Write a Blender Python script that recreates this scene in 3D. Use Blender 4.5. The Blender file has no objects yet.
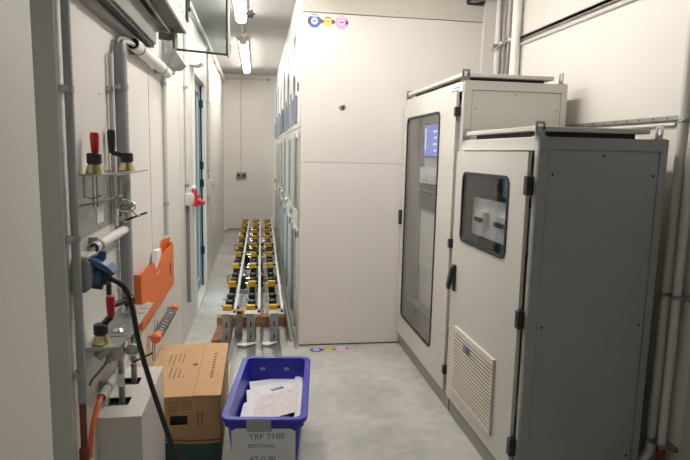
import bpy, bmesh, math, random
from mathutils import Vector, Matrix
random.seed(4)
S = bpy.context.scene
COL = S.collection
PI = math.pi

# ------------------------------------------------------------------ materials
MATS = {}
def mat(name, col, rough=.5, metal=0., var=0., vscale=6., bump=0., bscale=60., spec=.5, coat=0., stretch=(1,1,1)):
    m = bpy.data.materials.new(name); m.use_nodes = True
    nt = m.node_tree; b = nt.nodes['Principled BSDF']
    b.inputs['Base Color'].default_value = (*col, 1)
    b.inputs['Roughness'].default_value = rough
    b.inputs['Metallic'].default_value = metal
    b.inputs['Specular IOR Level'].default_value = spec
    if coat: b.inputs['Coat Weight'].default_value = coat
    tc = nt.nodes.new('ShaderNodeTexCoord'); mp = nt.nodes.new('ShaderNodeMapping')
    mp.inputs['Scale'].default_value = stretch
    nt.links.new(tc.outputs['Object'], mp.inputs['Vector'])
    if var:
        n = nt.nodes.new('ShaderNodeTexNoise'); n.inputs['Scale'].default_value = vscale
        n.inputs['Detail'].default_value = 6
        nt.links.new(mp.outputs[0], n.inputs['Vector'])
        r = nt.nodes.new('ShaderNodeMapRange')
        r.inputs['From Min'].default_value = .3; r.inputs['From Max'].default_value = .7
        r.inputs['To Min'].default_value = 1-var; r.inputs['To Max'].default_value = 1+var
        nt.links.new(n.outputs['Fac'], r.inputs['Value'])
        mul = nt.nodes.new('ShaderNodeVectorMath'); mul.operation = 'SCALE'
        mul.inputs[0].default_value = col
        nt.links.new(r.outputs[0], mul.inputs['Scale'])
        nt.links.new(mul.outputs[0], b.inputs['Base Color'])
    if bump:
        n2 = nt.nodes.new('ShaderNodeTexNoise'); n2.inputs['Scale'].default_value = bscale
        nt.links.new(mp.outputs[0], n2.inputs['Vector'])
        bp = nt.nodes.new('ShaderNodeBump'); bp.inputs['Strength'].default_value = bump
        bp.inputs['Distance'].default_value = .002
        nt.links.new(n2.outputs['Fac'], bp.inputs['Height'])
        nt.links.new(bp.outputs[0], b.inputs['Normal'])
    MATS[name] = m
    return m

def concrete():
    m = mat('concrete', (.44, .43, .40), .55, spec=.35)
    nt = m.node_tree; b = nt.nodes['Principled BSDF']
    tc = nt.nodes.new('ShaderNodeTexCoord')
    def noise(sc, det=8, dist=0.):
        n = nt.nodes.new('ShaderNodeTexNoise'); n.inputs['Scale'].default_value = sc
        n.inputs['Detail'].default_value = det; n.inputs['Distortion'].default_value = dist
        nt.links.new(tc.outputs['Object'], n.inputs['Vector']); return n
    a = noise(2.2, 8, .6); c = noise(14, 6); d = noise(90, 3)
    r1 = nt.nodes.new('ShaderNodeValToRGB')
    r1.color_ramp.elements[0].position = .3; r1.color_ramp.elements[0].color = (.375, .37, .35, 1)
    r1.color_ramp.elements[1].position = .72; r1.color_ramp.elements[1].color = (.53, .52, .48, 1)
    nt.links.new(a.outputs['Fac'], r1.inputs[0])
    r2 = nt.nodes.new('ShaderNodeMapRange'); r2.inputs['From Min'].default_value = .3; r2.inputs['From Max'].default_value = .7
    r2.inputs['To Min'].default_value = .9; r2.inputs['To Max'].default_value = 1.08
    nt.links.new(c.outputs['Fac'], r2.inputs['Value'])
    r3 = nt.nodes.new('ShaderNodeMapRange'); r3.inputs['From Min'].default_value = .35; r3.inputs['From Max'].default_value = .65
    r3.inputs['To Min'].default_value = .94; r3.inputs['To Max'].default_value = 1.05
    nt.links.new(d.outputs['Fac'], r3.inputs['Value'])
    mm = nt.nodes.new('ShaderNodeMath'); mm.operation = 'MULTIPLY'
    nt.links.new(r2.outputs[0], mm.inputs[0]); nt.links.new(r3.outputs[0], mm.inputs[1])
    sc = nt.nodes.new('ShaderNodeVectorMath'); sc.operation = 'SCALE'
    nt.links.new(r1.outputs[0], sc.inputs[0]); nt.links.new(mm.outputs[0], sc.inputs['Scale'])
    nt.links.new(sc.outputs[0], b.inputs['Base Color'])
    bp = nt.nodes.new('ShaderNodeBump'); bp.inputs['Strength'].default_value = .25; bp.inputs['Distance'].default_value = .003
    nt.links.new(c.outputs['Fac'], bp.inputs['Height']); nt.links.new(bp.outputs[0], b.inputs['Normal'])
    return m

def glass(name, tint, mix=.1, rough=.03):
    m = bpy.data.materials.new(name); m.use_nodes = True
    nt = m.node_tree; nt.nodes.clear()
    o = nt.nodes.new('ShaderNodeOutputMaterial'); t = nt.nodes.new('ShaderNodeBsdfTransparent')
    g = nt.nodes.new('ShaderNodeBsdfGlossy'); mx = nt.nodes.new('ShaderNodeMixShader')
    t.inputs[0].default_value = (*tint, 1); g.inputs['Roughness'].default_value = rough
    ge = nt.nodes.new('ShaderNodeNewGeometry')
    dp = nt.nodes.new('ShaderNodeVectorMath'); dp.operation = 'DOT_PRODUCT'
    nt.links.new(ge.outputs['Incoming'], dp.inputs[0]); nt.links.new(ge.outputs['Normal'], dp.inputs[1])
    def mth(op, x, y=0.):
        n_ = nt.nodes.new('ShaderNodeMath'); n_.operation = op
        for i_, q in enumerate((x, y)):
            if isinstance(q, float): n_.inputs[i_].default_value = q
            else: nt.links.new(q, n_.inputs[i_])
        return n_.outputs[0]
    q = mth('POWER', mth('SUBTRACT', 1., mth('ABSOLUTE', dp.outputs['Value'])), 5.)
    nt.links.new(mth('ADD', mth('MULTIPLY', q, .9), mix), mx.inputs[0])
    nt.links.new(t.outputs[0], mx.inputs[1]); nt.links.new(g.outputs[0], mx.inputs[2])
    nt.links.new(mx.outputs[0], o.inputs[0])
    MATS[name] = m; return m

def emit(name, col, s):
    m = bpy.data.materials.new(name); m.use_nodes = True
    b = m.node_tree.nodes['Principled BSDF']
    b.inputs['Base Color'].default_value = (*col, 1)
    b.inputs['Emission Color'].default_value = (*col, 1); b.inputs['Emission Strength'].default_value = s
    MATS[name] = m; return m

mat('wall_paint', (.70, .675, .63), .42, var=.02, vscale=1.5, bump=.06, bscale=30)
mat('panel_paint', (.72, .69, .65), .38, var=.02, vscale=1.2, bump=.05, bscale=25)
mat('upper_panel', (.60, .57, .51), .45, var=.02)
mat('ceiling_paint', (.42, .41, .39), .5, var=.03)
mat('pillar_paint', (.50, .50, .46), .5, var=.02)
mat('cab_paint', (.57, .555, .51), .45, bump=.25, bscale=350, var=.015)
mat('cab_paint_shaded', (.30, .315, .33), .45, bump=.25, bscale=350, var=.02)  # cabinet paint darkened: shade on the camera-facing side is put into the colour
mat('plinth_paint', (.30, .29, .26), .5)
mat('vent_plastic', (.63, .59, .51), .5)
mat('black_plastic', (.018, .018, .019), .38)
mat('black_rubber', (.02, .02, .02), .6)
mat('cable_black', (.02, .019, .018), .45)
mat('pvc_grey', (.33, .34, .35), .4)
mat('pvc_light', (.60, .58, .55), .38)
mat('pvc_white', (.74, .72, .69), .35)
mat('galv', (.42, .43, .42), .34, metal=.85, var=.18, vscale=25)
mat('galv_dull', (.36, .35, .32), .42, metal=.6, var=.15, vscale=20)
mat('alu', (.72, .72, .70), .3, metal=.6)
mat('silver', (.75, .74, .70), .2, metal=1)
mat('gold', (.72, .60, .34), .22, metal=1)
mat('red_plastic', (.52, .012, .02), .35)
mat('orange_metal', (.72, .15, .018), .42, var=.03)
mat('orange_pipe', (.75, .16, .04), .35)
mat('brown_pipe', (.17, .038, .02), .45)
mat('blue_plastic', (.03, .09, .22), .4)
mat('crate_blue', (.014, .02, .36), .38, var=.03)
mat('paper', (.70, .70, .72), .6, var=.03, vscale=20)
mat('paper_pink', (.62, .56, .56), .6, var=.06, vscale=25)
mat('cardboard', (.50, .305, .15), .7, var=.06, vscale=10, bump=.1, bscale=80)
mat('cardboard_print', (.04, .09, .07), .7)
mat('print_dark', (.14, .11, .06), .7)
mat('ink_blue', (.04, .16, .30), .6)
mat('ink_grey', (.25, .25, .3), .6)
mat('tape', (.36, .36, .32), .25)
mat('wood', (.32, .17, .08), .65, var=.35, vscale=5, stretch=(1, 6, 6))
mat('yellow_plastic', (.58, .35, .02), .42)
mat('wall_box_paint', (.50, .49, .46), .5)
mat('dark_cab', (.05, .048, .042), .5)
mat('near_black', (.014, .013, .012), .5)  # near-black colour of the inner underside plate
mat('duct_paint', (.27, .27, .25), .45)
mat('cab_lip', (.45, .43, .38), .45)
mat('interior_plate', (.55, .55, .54), .5)
mat('interior_dark', (.03, .032, .036), .5)
mat('tinted_blue', (.05, .08, .17), .15, spec=.8)
mat('handle_grey', (.27, .29, .35), .35)
mat('locker_dark', (.05, .06, .085), .3)
mat('door_alu', (.33, .42, .46), .4, metal=.2)
mat('outside_blue', (.03, .07, .16), .4)
mat('outside_ground', (.2, .22, .24), .7)
mat('sticker_blue', (.02, .05, .42), .4)
mat('sticker_yellow', (.80, .55, .03), .4)
mat('sticker_pink', (.70, .36, .62), .4)
mat('sticker_white', (.72, .70, .70), .4)
mat('cable_grey', (.22, .22, .23), .5)
mat('cable_mauve', (.36, .29, .29), .5)
concrete()
glass('clear_glass', (.95, .96, .96), .03)
glass('smoke_glass', (.84, .85, .86), .03)
glass('door_glass', (.82, .87, .87), .10, .10)
emit('lamp_glow', (1., .955, .89), 16)
emit('lamp_near', (1., .955, .90), 29)
emit('screen_glow', (.10, .16, .50), .38)
emit('screen_white', (.6, .68, 1.), .35)

# ------------------------------------------------------------------ mesh builder
class MB:
    def __init__(s): s.bm = bmesh.new()
    def _add(s, tmp, M=None):
        if M is not None: bmesh.ops.transform(tmp, matrix=M, verts=tmp.verts)
        me = bpy.data.meshes.new('t'); tmp.to_mesh(me); tmp.free()
        s.bm.from_mesh(me); bpy.data.meshes.remove(me); return s
    def box(s, x0, x1, y0, y1, z0, z1, bev=0., seg=1, M=None):
        t = bmesh.new(); bmesh.ops.create_cube(t, size=1)
        bmesh.ops.scale(t, vec=(abs(x1-x0), abs(y1-y0), abs(z1-z0)), verts=t.verts)
        bmesh.ops.translate(t, vec=((x0+x1)/2, (y0+y1)/2, (z0+z1)/2), verts=t.verts)
        if bev: bmesh.ops.bevel(t, geom=t.edges[:], offset=bev, segments=seg, affect='EDGES', profile=.5)
        return s._add(t, M)
    def cyl(s, p0, p1, r0, r1=None, n=20, bev=0.):
        r1 = r0 if r1 is None else r1
        p0, p1 = Vector(p0), Vector(p1); d = p1-p0
        t = bmesh.new()
        bmesh.ops.create_cone(t, cap_ends=True, segments=n, radius1=r0, radius2=r1, depth=d.length)
        if bev:
            es = [e for e in t.edges if abs(e.verts[0].co.z-e.verts[1].co.z) < 1e-6]
            bmesh.ops.bevel(t, geom=es, offset=bev, segments=2, affect='EDGES', profile=.5)
        q = Vector((0, 0, 1)).rotation_difference(d.normalized())
        return s._add(t, Matrix.Translation((p0+p1)/2) @ q.to_matrix().to_4x4())
    def lathe(s, c, prof, n=24, axis=(0, 0, 1)):
        t = bmesh.new(); rings = []
        for r, z in prof:
            rings.append([t.verts.new((max(r, 1e-5)*math.cos(2*PI*i/n), max(r, 1e-5)*math.sin(2*PI*i/n), z)) for i in range(n)])
        for a, b in zip(rings, rings[1:]):
            for i in range(n): t.faces.new((a[i], a[(i+1) % n], b[(i+1) % n], b[i]))
        t.faces.new(rings[0][::-1]); t.faces.new(rings[-1])
        q = Vector((0, 0, 1)).rotation_difference(Vector(axis).normalized())
        return s._add(t, Matrix.Translation(c) @ q.to_matrix().to_4x4())
    def tube(s, pts, r, n=12, smooth=True, sub=6, close=True, hollow=0.):
        P = [Vector(p) for p in pts]
        if smooth and len(P) > 2:
            Q = []
            for i in range(len(P)-1):
                a = P[max(i-1, 0)]; b = P[i]; c = P[i+1]; d = P[min(i+2, len(P)-1)]
                for k in range(sub):
                    u = k/sub
                    Q.append(.5*((2*b)+(c-a)*u+(2*a-5*b+4*c-d)*u*u+(3*b-a-3*c+d)*u**3))
            Q.append(P[-1]); P = Q
        t = bmesh.new(); rings = []; up = None
        for i, p in enumerate(P):
            d = (P[min(i+1, len(P)-1)]-P[max(i-1, 0)]).normalized()
            if up is None:
                up = d.orthogonal().normalized()
            else:
                up = (up-d*up.dot(d)); up = up.normalized() if up.length > 1e-6 else d.orthogonal().normalized()
            w = d.cross(up)
            rings.append([t.verts.new(p+r*(math.cos(2*PI*k/n)*up+math.sin(2*PI*k/n)*w)) for k in range(n)])
        for a, b in zip(rings, rings[1:]):
            for k in range(n): t.faces.new((a[k], a[(k+1) % n], b[(k+1) % n], b[k]))
        if close: t.faces.new(rings[0][::-1]); t.faces.new(rings[-1])
        return s._add(t)
    def prism(s, poly, a, b, axis='y', bev=0.):
        """poly in the two other axes, extruded from a to b along axis"""
        t = bmesh.new()
        def mk(u, v, w):
            return {'x': (w, u, v), 'y': (u, w, v), 'z': (u, v, w)}[axis]
        A = [t.verts.new(mk(u, v, a)) for u, v in poly]; B = [t.verts.new(mk(u, v, b)) for u, v in poly]
        n = len(poly)
        t.faces.new(A); t.faces.new(B[::-1])
        for i in range(n): t.faces.new((A[i], B[i], B[(i+1) % n], A[(i+1) % n]))
        bmesh.ops.recalc_face_normals(t, faces=t.faces)
        if bev: bmesh.ops.bevel(t, geom=t.edges[:], offset=bev, segments=2, affect='EDGES', profile=.5)
        return s._add(t)
    def frame(s, outer, inner, a, b, axis='x'):
        """ring between two polys with equal counts"""
        t = bmesh.new()
        def mk(u, v, w): return {'x': (w, u, v), 'y': (u, w, v), 'z': (u, v, w)}[axis]
        R = [[t.verts.new(mk(u, v, w)) for u, v in p] for p, w in ((outer, a), (outer, b), (inner, b), (inner, a))]
        n = len(outer)
        for q in range(4):
            A, B = R[q], R[(q+1) % 4]
            for i in range(n): t.faces.new((A[i], A[(i+1) % n], B[(i+1) % n], B[i]))
        bmesh.ops.recalc_face_normals(t, faces=t.faces)
        return s._add(t)
    def bar(s, p0, p1, w, h, up=(0, 0, 1)):
        p0, p1 = Vector(p0), Vector(p1); d = (p1-p0); L = d.length; d.normalize()
        u = Vector(up); sd = d.cross(u).normalized(); u = sd.cross(d)
        M = Matrix((( sd.x, d.x, u.x, 0), (sd.y, d.y, u.y, 0), (sd.z, d.z, u.z, 0), (0, 0, 0, 1)))
        return s.box(-w/2, w/2, -L/2, L/2, -h/2, h/2, bev=min(w, h)*.1, M=Matrix.Translation((p0+p1)/2) @ M)

def rrect(u0, u1, v0, v1, r, n=6):
    P = []
    for cu, cv, a0 in ((u1-r, v1-r, 0), (u0+r, v1-r, 90), (u0+r, v0+r, 180), (u1-r, v0+r, 270)):
        for k in range(n+1):
            a = math.radians(a0+90*k/n); P.append((cu+r*math.cos(a), cv+r*math.sin(a)))
    return P

def wmat(o):
    M = Matrix.Translation(o.location) @ o.rotation_euler.to_matrix().to_4x4()
    return (wmat(o.parent) @ M) if o.parent else M

def obj(name, mb, m, parent=None, smooth=False, **props):
    me = bpy.data.meshes.new(name)
    bm = mb.bm
    root = None
    if parent is not None:
        bmesh.ops.transform(bm, matrix=wmat(parent).inverted(), verts=bm.verts)
    bmesh.ops.recalc_face_normals(bm, faces=bm.faces)
    bm.to_mesh(me); bm.free()
    if smooth:
        me.polygons.foreach_set('use_smooth', [True]*len(me.polygons))
        me.set_sharp_from_angle(angle=math.radians(38))
    me.materials.append(MATS[m])
    o = bpy.data.objects.new(name, me); COL.objects.link(o)
    if parent is not None: o.parent = parent
    for k, v in props.items(): o[k] = v
    return o

def thing(name, label, cat, loc, group=None):
    o = bpy.data.objects.new(name, None); COL.objects.link(o)
    o.empty_display_size = .05
    o.location = loc; o['label'] = label; o['category'] = cat
    if group: o['group'] = group
    return o

def solo(name, mb, m, label, cat, group=None, smooth=False):
    # one-mesh thing; origin moved to its bounding-box base
    bm = mb.bm
    xs = [v.co for v in bm.verts]
    c = Vector(((min(v.x for v in xs)+max(v.x for v in xs))/2, (min(v.y for v in xs)+max(v.y for v in xs))/2, min(v.z for v in xs)))
    bmesh.ops.translate(bm, vec=-c, verts=bm.verts)
    o = obj(name, mb, m, smooth=smooth); o.location = c
    o['label'] = label; o['category'] = cat
    if group: o['group'] = group
    return o

def struct(name, mb, m, smooth=False, parent=None):
    o = obj(name, mb, m, parent, smooth=smooth)
    if parent is None: o['kind'] = 'structure'
    return o

def copy_tree(o, parent=None):
    c = o.copy(); COL.objects.link(c); c.parent = parent
    for ch in list(o.children): copy_tree(ch, c)
    return c

def text_mesh(name, txt, size, m, parent, M, depth=.0004):
    cu = bpy.data.curves.new(name, 'FONT'); cu.body = txt; cu.size = size; cu.extrude = depth
    cu.align_x = 'CENTER'; cu.align_y = 'CENTER'
    t = bpy.data.objects.new('tmp', cu); COL.objects.link(t)
    dg = bpy.context.evaluated_depsgraph_get(); dg.update()
    me = bpy.data.meshes.new_from_object(t.evaluated_get(dg))
    bpy.data.objects.remove(t)
    b = MB(); b.bm.from_mesh(me)
    bmesh.ops.transform(b.bm, matrix=M, verts=b.bm.verts)
    return obj(name, b, m, parent)

# ------------------------------------------------------------------ setting
LX, BY, CZ, RX, PY, FX = -.594, 10.37, 2.93, 1.932, 4.48, 1.165
struct('floor', MB().box(-1.2, 2.4, -1.6, 10.5, -.08, 0), 'concrete')
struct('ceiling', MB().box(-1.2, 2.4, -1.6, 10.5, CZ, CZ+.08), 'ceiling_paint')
D0, D1, DT = 5.43, 6.63, 2.36
w = MB()
w.box(LX-.1, LX, 1.838, D0, 0, CZ); w.box(LX-.1, LX, D1, BY+.1, 0, CZ); w.box(LX-.1, LX, D0, D1, DT, CZ)
struct('wall_left', w, 'wall_paint')
struct('wall_back', MB().box(LX, .36, BY, BY+.1, 0, CZ), 'wall_paint')
struct('wall_right', MB().box(RX, RX+.1, -1.5, PY+.1, 0, CZ), 'wall_paint')
struct('wall_front', MB().box(-1.2, .1, -1.6, -1.5, 0, CZ).box(.6, 2.4, -1.6, -1.5, 0, CZ).box(.1, .6, -1.6, -1.5, 1.8, CZ).box(.1, .6, -1.6, -1.5, 0, 1.1), 'wall_paint')  # small opening added behind the camera to let in bluish sky fill
struct('wall_left_near', MB().box(-.86, -.53, -1.5, 1.484, 0, CZ, bev=.004), 'wall_paint')
struct('trim_1', MB().box(-.86, LX, 1.834, 1.838, 0, CZ, bev=.002).box(-.86, -.80, 1.484, 1.79, 0, CZ), 'pillar_paint')
struct('trim_2', MB().box(RX-.012, RX, 2.05, 2.145, 0, CZ, bev=.002), 'pillar_paint')
# panel joint strips on the left wall and the back wall
t = MB()
for y in (3.3, 4.55, 7.5, 8.9): t.box(LX-.001, LX+.0025, y-.004, y+.004, 0, CZ)
struct('trim_3', t, 'upper_panel')
struct('trim_4', MB().box(-.297, -.289, BY-.003, BY, 0, CZ), 'upper_panel')
t = MB()
for (y, z) in ((1.95, 1.83), (2.3, 1.8), (3.2, 1.75), (3.2, .6), (4.4, 1.9), (4.4, .9), (4.4, 1.35), (3.2, 1.35)):
    t.cyl((LX-.001, y, z), (LX+.002, y, z), .0035, n=10)
struct('trim_5', t, 'galv_dull')

# partition = end panel of the row of equipment cabinets
def panel(n, z0, z1, m, bev=.0015): return struct(n, MB().box(.34, 1.80, PY, PY+.02, z0, z1, bev=bev), m)
panel('trim_6', .012, 1.516, 'panel_paint'); panel('trim_7', 1.519, 2.659, 'panel_paint')
struct('trim_8', MB().box(.34, 1.80, PY-.004, PY+.02, 2.664, CZ-.002, bev=.0015), 'upper_panel')
struct('wall_partition', MB().box(.345, RX, PY+.02, PY+.06, 0, CZ), 'locker_dark')
struct('trim_9', MB().box(1.80, RX, PY-.02, PY+.02, 0, CZ-.002, bev=.001), 'panel_paint')
t = MB()
for x in (.40, .78, 1.1, 1.5, 1.75):
    for z in (.035, 2.70): t.cyl((x, PY-.006, z), (x, PY+.002, z), .005, n=10)
struct('trim_10', t, 'galv_dull')
t = MB()   # stud-fastened cable hole
c = thing('cable_hole_ring', 'small torn cable hole with grey grommet in the white partition panel', 'cable hole', (.665, PY, 1.957))
obj('grommet', MB().lathe((.665, PY, 1.957), [(.010, 0), (.026, 0), (.027, .004), (.020, .009), (.010, .009)], axis=(0, -1, 0)), 'galv_dull', c, True)
obj('hole', MB().cyl((.671, PY-.001, 1.953), (.671, PY-.0105, 1.953), .012), 'black_rubber', c)

# ------------------------------------------------------------------ doorway in left wall
fr = MB()
fr.box(LX-.1, LX+.02, D0-.0, D0+.06, .03, DT, bev=.003).box(LX-.1, LX+.02, D1-.06, D1, .03, DT, bev=.003).box(LX-.1, LX+.02, D0+.06, D1-.06, DT-.06, DT, bev=.003)
fr.box(LX-.1, LX+.02, D0, D1, 0, .03, bev=.003)
dr = struct('door_1', fr, 'pvc_white')
lf = MB()
X0, X1 = LX-.085, LX-.045
lf.box(X0, X1, D0+.065, D0+.13, .04, DT-.07, bev=.003).box(X0, X1, D1-.13, D1-.065, .04, DT-.07, bev=.003)
for z0, z1 in ((.04, .14), (1.0, 1.08), (2.2, DT-.07)): lf.box(X0, X1, D0+.13, D1-.13, z0, z1, bev=.003)
struct('door_leaf', lf, 'door_alu', parent=dr)
struct('door_pane', MB().box(X0+.015, X1-.015, D0+.13, D1-.13, .14, 1.0).box(X0+.015, X1-.015, D0+.13, D1-.13, 1.08, 2.2), 'clear_glass', parent=dr)
g = MB()
for z0, z1 in ((.14, 1.0), (1.08, 2.2)):
    g.box(X1, X1+.006, D0+.13, D0+.142, z0, z1).box(X1, X1+.006, D1-.142, D1-.13, z0, z1)
    g.box(X1, X1+.006, D0+.142, D1-.142, z0, z0+.012).box(X1, X1+.006, D0+.142, D1-.142, z1-.012, z1)
g.box(LX-.04, LX-.02, D1-.063, D1-.0595, .03, DT-.06)
struct('door_gasket', g, 'black_rubber', parent=dr)
g = MB()
for z in (.45, 1.22, 1.42, 2.1): g.box(LX-.044, LX-.005, D1-.085, D1-.06, z-.045, z+.045, bev=.004)
struct('door_hinge', g, 'black_plastic', parent=dr)

# daylight yard outside the door
struct('trim_11', MB().box(-14, -1.3, 0, 30, -.3, -.2), 'outside_ground')
ot = thing('outdoor_machine', 'dark blue machine standing outside beyond the glazed side door', 'machine', (-1.9, 10.8, -.2))
obj('housing', MB().box(-2.3, -1.45, 10.2, 12.4, -.2, 1.35, bev=.03), 'outside_blue', ot)
obj('roof_cover', MB().box(-2.35, -1.4, 10.15, 12.45, 1.35, 1.48, bev=.02), 'outside_ground', ot)
obj('louvre', MB().box(-2.1, -1.6, 10.17, 10.2, .4, 1.1, bev=.01), 'black_plastic', ot)
ot = thing('overhead_beam', 'pale steel beam on posts outside beyond the glazed side door', 'beam', (-2.2, 14, -.2))
obj('post', MB().box(-1.9, -1.75, 14, 14.15, -.2, 2.4), 'pvc_light', ot)
obj('post', MB().box(-3.9, -3.75, 14, 14.15, -.2, 2.4), 'pvc_light', ot)
obj('crossbeam', MB().box(-4.1, -1.6, 13.98, 14.17, 2.4, 2.65), 'pvc_light', ot)

# door closer and fixtures above the door
dc = thing('door_closer', 'grey box-shaped door closer above the glazed side door', 'door closer', (LX, 5.35, 2.335))
obj('body', MB().prism([(LX, 2.335), (LX+.075, 2.335), (LX+.11, 2.36), (LX+.11, 2.43), (LX, 2.43)], 5.24, 5.42, bev=.003), 'pvc_light', dc)
obj('lens', MB().cyl((LX+.06, 5.30, 2.338), (LX+.06, 5.30, 2.327), .008), 'pvc_white', dc)

# ------------------------------------------------------------------ ceiling lamps
lamp = thing('ceiling_lamp', 'near fluorescent ceiling lamp, glowing strip cut by the top edge of the photo', 'ceiling lamp', (-.155, 0, CZ), 'fluorescent strip lamps on the corridor ceiling')
L0 = 2.6
def strip(y0, y1, root):
    obj('housing', MB().box(-.215, -.095, y0, y1, CZ-.045, CZ, bev=.006).box(-.20, -.11, y0-.015, y0+.02, CZ-.08, CZ, bev=.004).box(-.20, -.11, y1-.02, y1+.015, CZ-.08, CZ, bev=.004), 'pvc_white', root)
    obj('diffuser', MB().prism([(-.205, CZ-.045), (-.202, CZ-.07), (-.18, CZ-.09), (-.13, CZ-.09), (-.108, CZ-.07), (-.105, CZ-.045)], y0+.02, y1-.02), 'lamp_glow', root, False)
strip(3.35, 5.85, lamp)
lamp2 = copy_tree(lamp); lamp2.location = (-.165, 3.68, CZ)
lamp2['label'] = 'far fluorescent ceiling lamp, glowing strip seen whole near the end wall of the corridor'
lampn = thing('ceiling_lamp', 'fluorescent ceiling lamp over the space in front of the right-hand switch cabinets', 'ceiling lamp', (.62, 3.1, CZ))
lampn.location.x = -.155
strip(2.4, 3.9, lampn)
lampn.location.x = .62
for ch_ in lampn.children:
    if ch_.name.startswith('diffuser'): ch_.data.materials[0] = MATS['lamp_near']
cc = thing('lamp_cable', 'short white cable and junction box between the two ceiling strip lamps', 'cable', (-.155, 6.6, CZ))
obj('junction_box', MB().box(-.19, -.12, 6.55, 6.67, CZ-.05, CZ, bev=.005), 'pvc_light', cc)
obj('cable', MB().tube([(-.155, 5.87, CZ-.02), (-.16, 6.2, CZ-.035), (-.155, 6.55, CZ-.02)], .008).tube([(-.155, 6.67, CZ-.02), (-.15, 6.9, CZ-.035), (-.155, 7.1, CZ-.02)], .008), 'pvc_white', cc, True)

# hanging star knob
hk = thing('star_handwheel', 'black star-shaped knob hanging from a thin cord below the ceiling', 'knob', (-.053, 4.4, 2.575))
st = []
for i in range(36):
    a = 2*PI*i/36; r = .031+.007*math.cos(6*a); st.append((-.053+r*math.cos(a), 2.603+r*math.sin(a)))
obj('star_grip', MB().prism(st, 4.39, 4.41, bev=.002), 'black_plastic', hk, True)
obj('hub', MB().cyl((-.053, 4.382, 2.603), (-.053, 4.418, 2.603), .010), 'black_plastic', hk, True)
obj('cord', MB().tube([(-.053, 4.40, 2.63), (-.048, 4.40, 2.72), (-.043, 4.4, CZ)], .0018, n=6), 'pvc_light', hk)

# ------------------------------------------------------------------ conduits
def clampset(mb, c, r, wall, w=.02):
    """pipe clip around a vertical pipe at c, foot on the wall plane x=wall"""
    x, y, z = c
    mb.cyl((x, y, z-w/2), (x, y, z+w/2), r+.004, n=16)
    mb.box(min(x, wall), max(x, wall), y-r-.012, y+r+.012, z-w/2, z+w/2, bev=.001)

def vpipe(name, label, x, y, z0, z1, r, m, wall, clips=(), cm='galv', cat='conduit', hollow=False):
    t = thing(name, label, cat, (x, y, z0))
    obj('pipe', MB().cyl((x, y, z0), (x, y, z1), r, n=20), m, t, True)
    for z in clips:
        b = MB(); clampset(b, (x, y, z), r, wall); obj('pipe_clip', b, cm, t, True)
    return t

px = LX+.022
vpipe('conduit', 'grey vertical conduit nearest the camera on the left wall, beside the wall recess', px, 1.875, .76, CZ-.005, .0135, 'pvc_grey', LX, (1.775, 1.31, .86))
vpipe('conduit', 'thin pale conduit just left of the wide grey pipe on the left wall', LX+.016, 2.42, 1.28, 1.97, .010, 'pvc_light', LX, (1.83,))
tp = vpipe('cable_pipe', 'wide grey vertical pipe with cables bending into its open top', LX+.032, 2.52, .93, 2.02, .026, 'pvc_grey', LX, (1.85, 1.3))
obj('cable', MB().tube([(LX+.022, 2.51, 1.98), (LX+.022, 2.52, 2.04), (LX+.03, 2.66, 2.07), (LX+.035, 2.8, 2.075)], .009), 'cable_grey', tp, True)
obj('cable', MB().tube([(LX+.045, 2.51, 1.98), (LX+.045, 2.52, 2.03), (LX+.045, 2.66, 2.055), (LX+.04, 2.8, 2.065)], .009), 'pvc_light', tp, True)
vpipe('conduit', 'pale vertical conduit running down behind the orange holder on the left wall', LX+.016, 3.74, 1.04, 2.08, .013, 'pvc_light', LX, (2.0, 1.25))
vpipe('conduit', 'slim pale conduit running down to the switch left of the side door', LX+.016, 4.84, 1.24, CZ-.01, .014, 'pvc_light', LX, (2.1, 1.3))
vpipe('conduit', 'slim pale conduit running down to the switch right of the side door', LX+.016, 7.0, 1.24, CZ-.17, .014, 'pvc_light', LX, (2.15, 1.35))
vpipe('conduit', 'thin vertical conduit on the end wall above the twin socket', -.288, BY-.012, 1.22, 2.82, .012, 'pvc_light', LX, (), 'galv')

# horizontal white tube under the duct
def hpipe(name, label, x, y0, y1, z, r, m, clips=(), cat='conduit', bore=True):
    t = thing(name, label, cat, (x, y0, z))
    if bore:
        b = MB(); n = 20
        for k in (1,): b.tube([(x, y0, z), (x, y1, z)], r, n=n, smooth=False, close=False)
        b.tube([(x, y0, z), (x, y1, z)], r*.86, n=n, smooth=False, close=False)
        b.frame([(x+r*math.cos(2*PI*i/n), z+r*math.sin(2*PI*i/n)) for i in range(n)], [(x+r*.86*math.cos(2*PI*i/n), z+r*.86*math.sin(2*PI*i/n)) for i in range(n)], y0, y0+.001, 'y')
        obj('pipe', b, m, t, True)
        obj('bore', MB().cyl((x, y0+.02, z), (x, y0+.03, z), r*.86), 'black_rubber', t)
    else:
        obj('pipe', MB().cyl((x, y0, z), (x, y1, z), r), m, t, True)
    for y in clips:
        b = MB(); b.cyl((x, y-.008, z), (x, y+.008, z), r+.003); b.box(LX, x, y-.008, y+.008, z-r-.002, z+r+.01)
        obj('pipe_clip', b, 'galv_dull', t, True)
    return t
hpipe('tube', 'long white tube with an open dark end below the wall duct at upper left', LX+.042, 2.72, 3.72, 2.065, .030, 'pvc_white', (2.85, 3.5))
hpipe('tube', 'short white tube on the left wall just above the blue plug', LX+.03, 2.04, 2.50, 1.25, .019, 'pvc_white', (2.1,))
obj('grey_cable', MB().tube([(LX+.03, 2.12, 1.25), (LX+.03, 2.02, 1.245), (LX+.028, 1.985, 1.22), (LX+.028, 1.98, 1.19)], .010), 'cable_grey', bpy.data.objects['tube.001'], True)
ht = hpipe('tube', 'short pale tube low on the left wall with an orange cable coming out', LX+.03, 2.06, 2.56, .69, .017, 'pvc_light', (2.15, 2.5))
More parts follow.
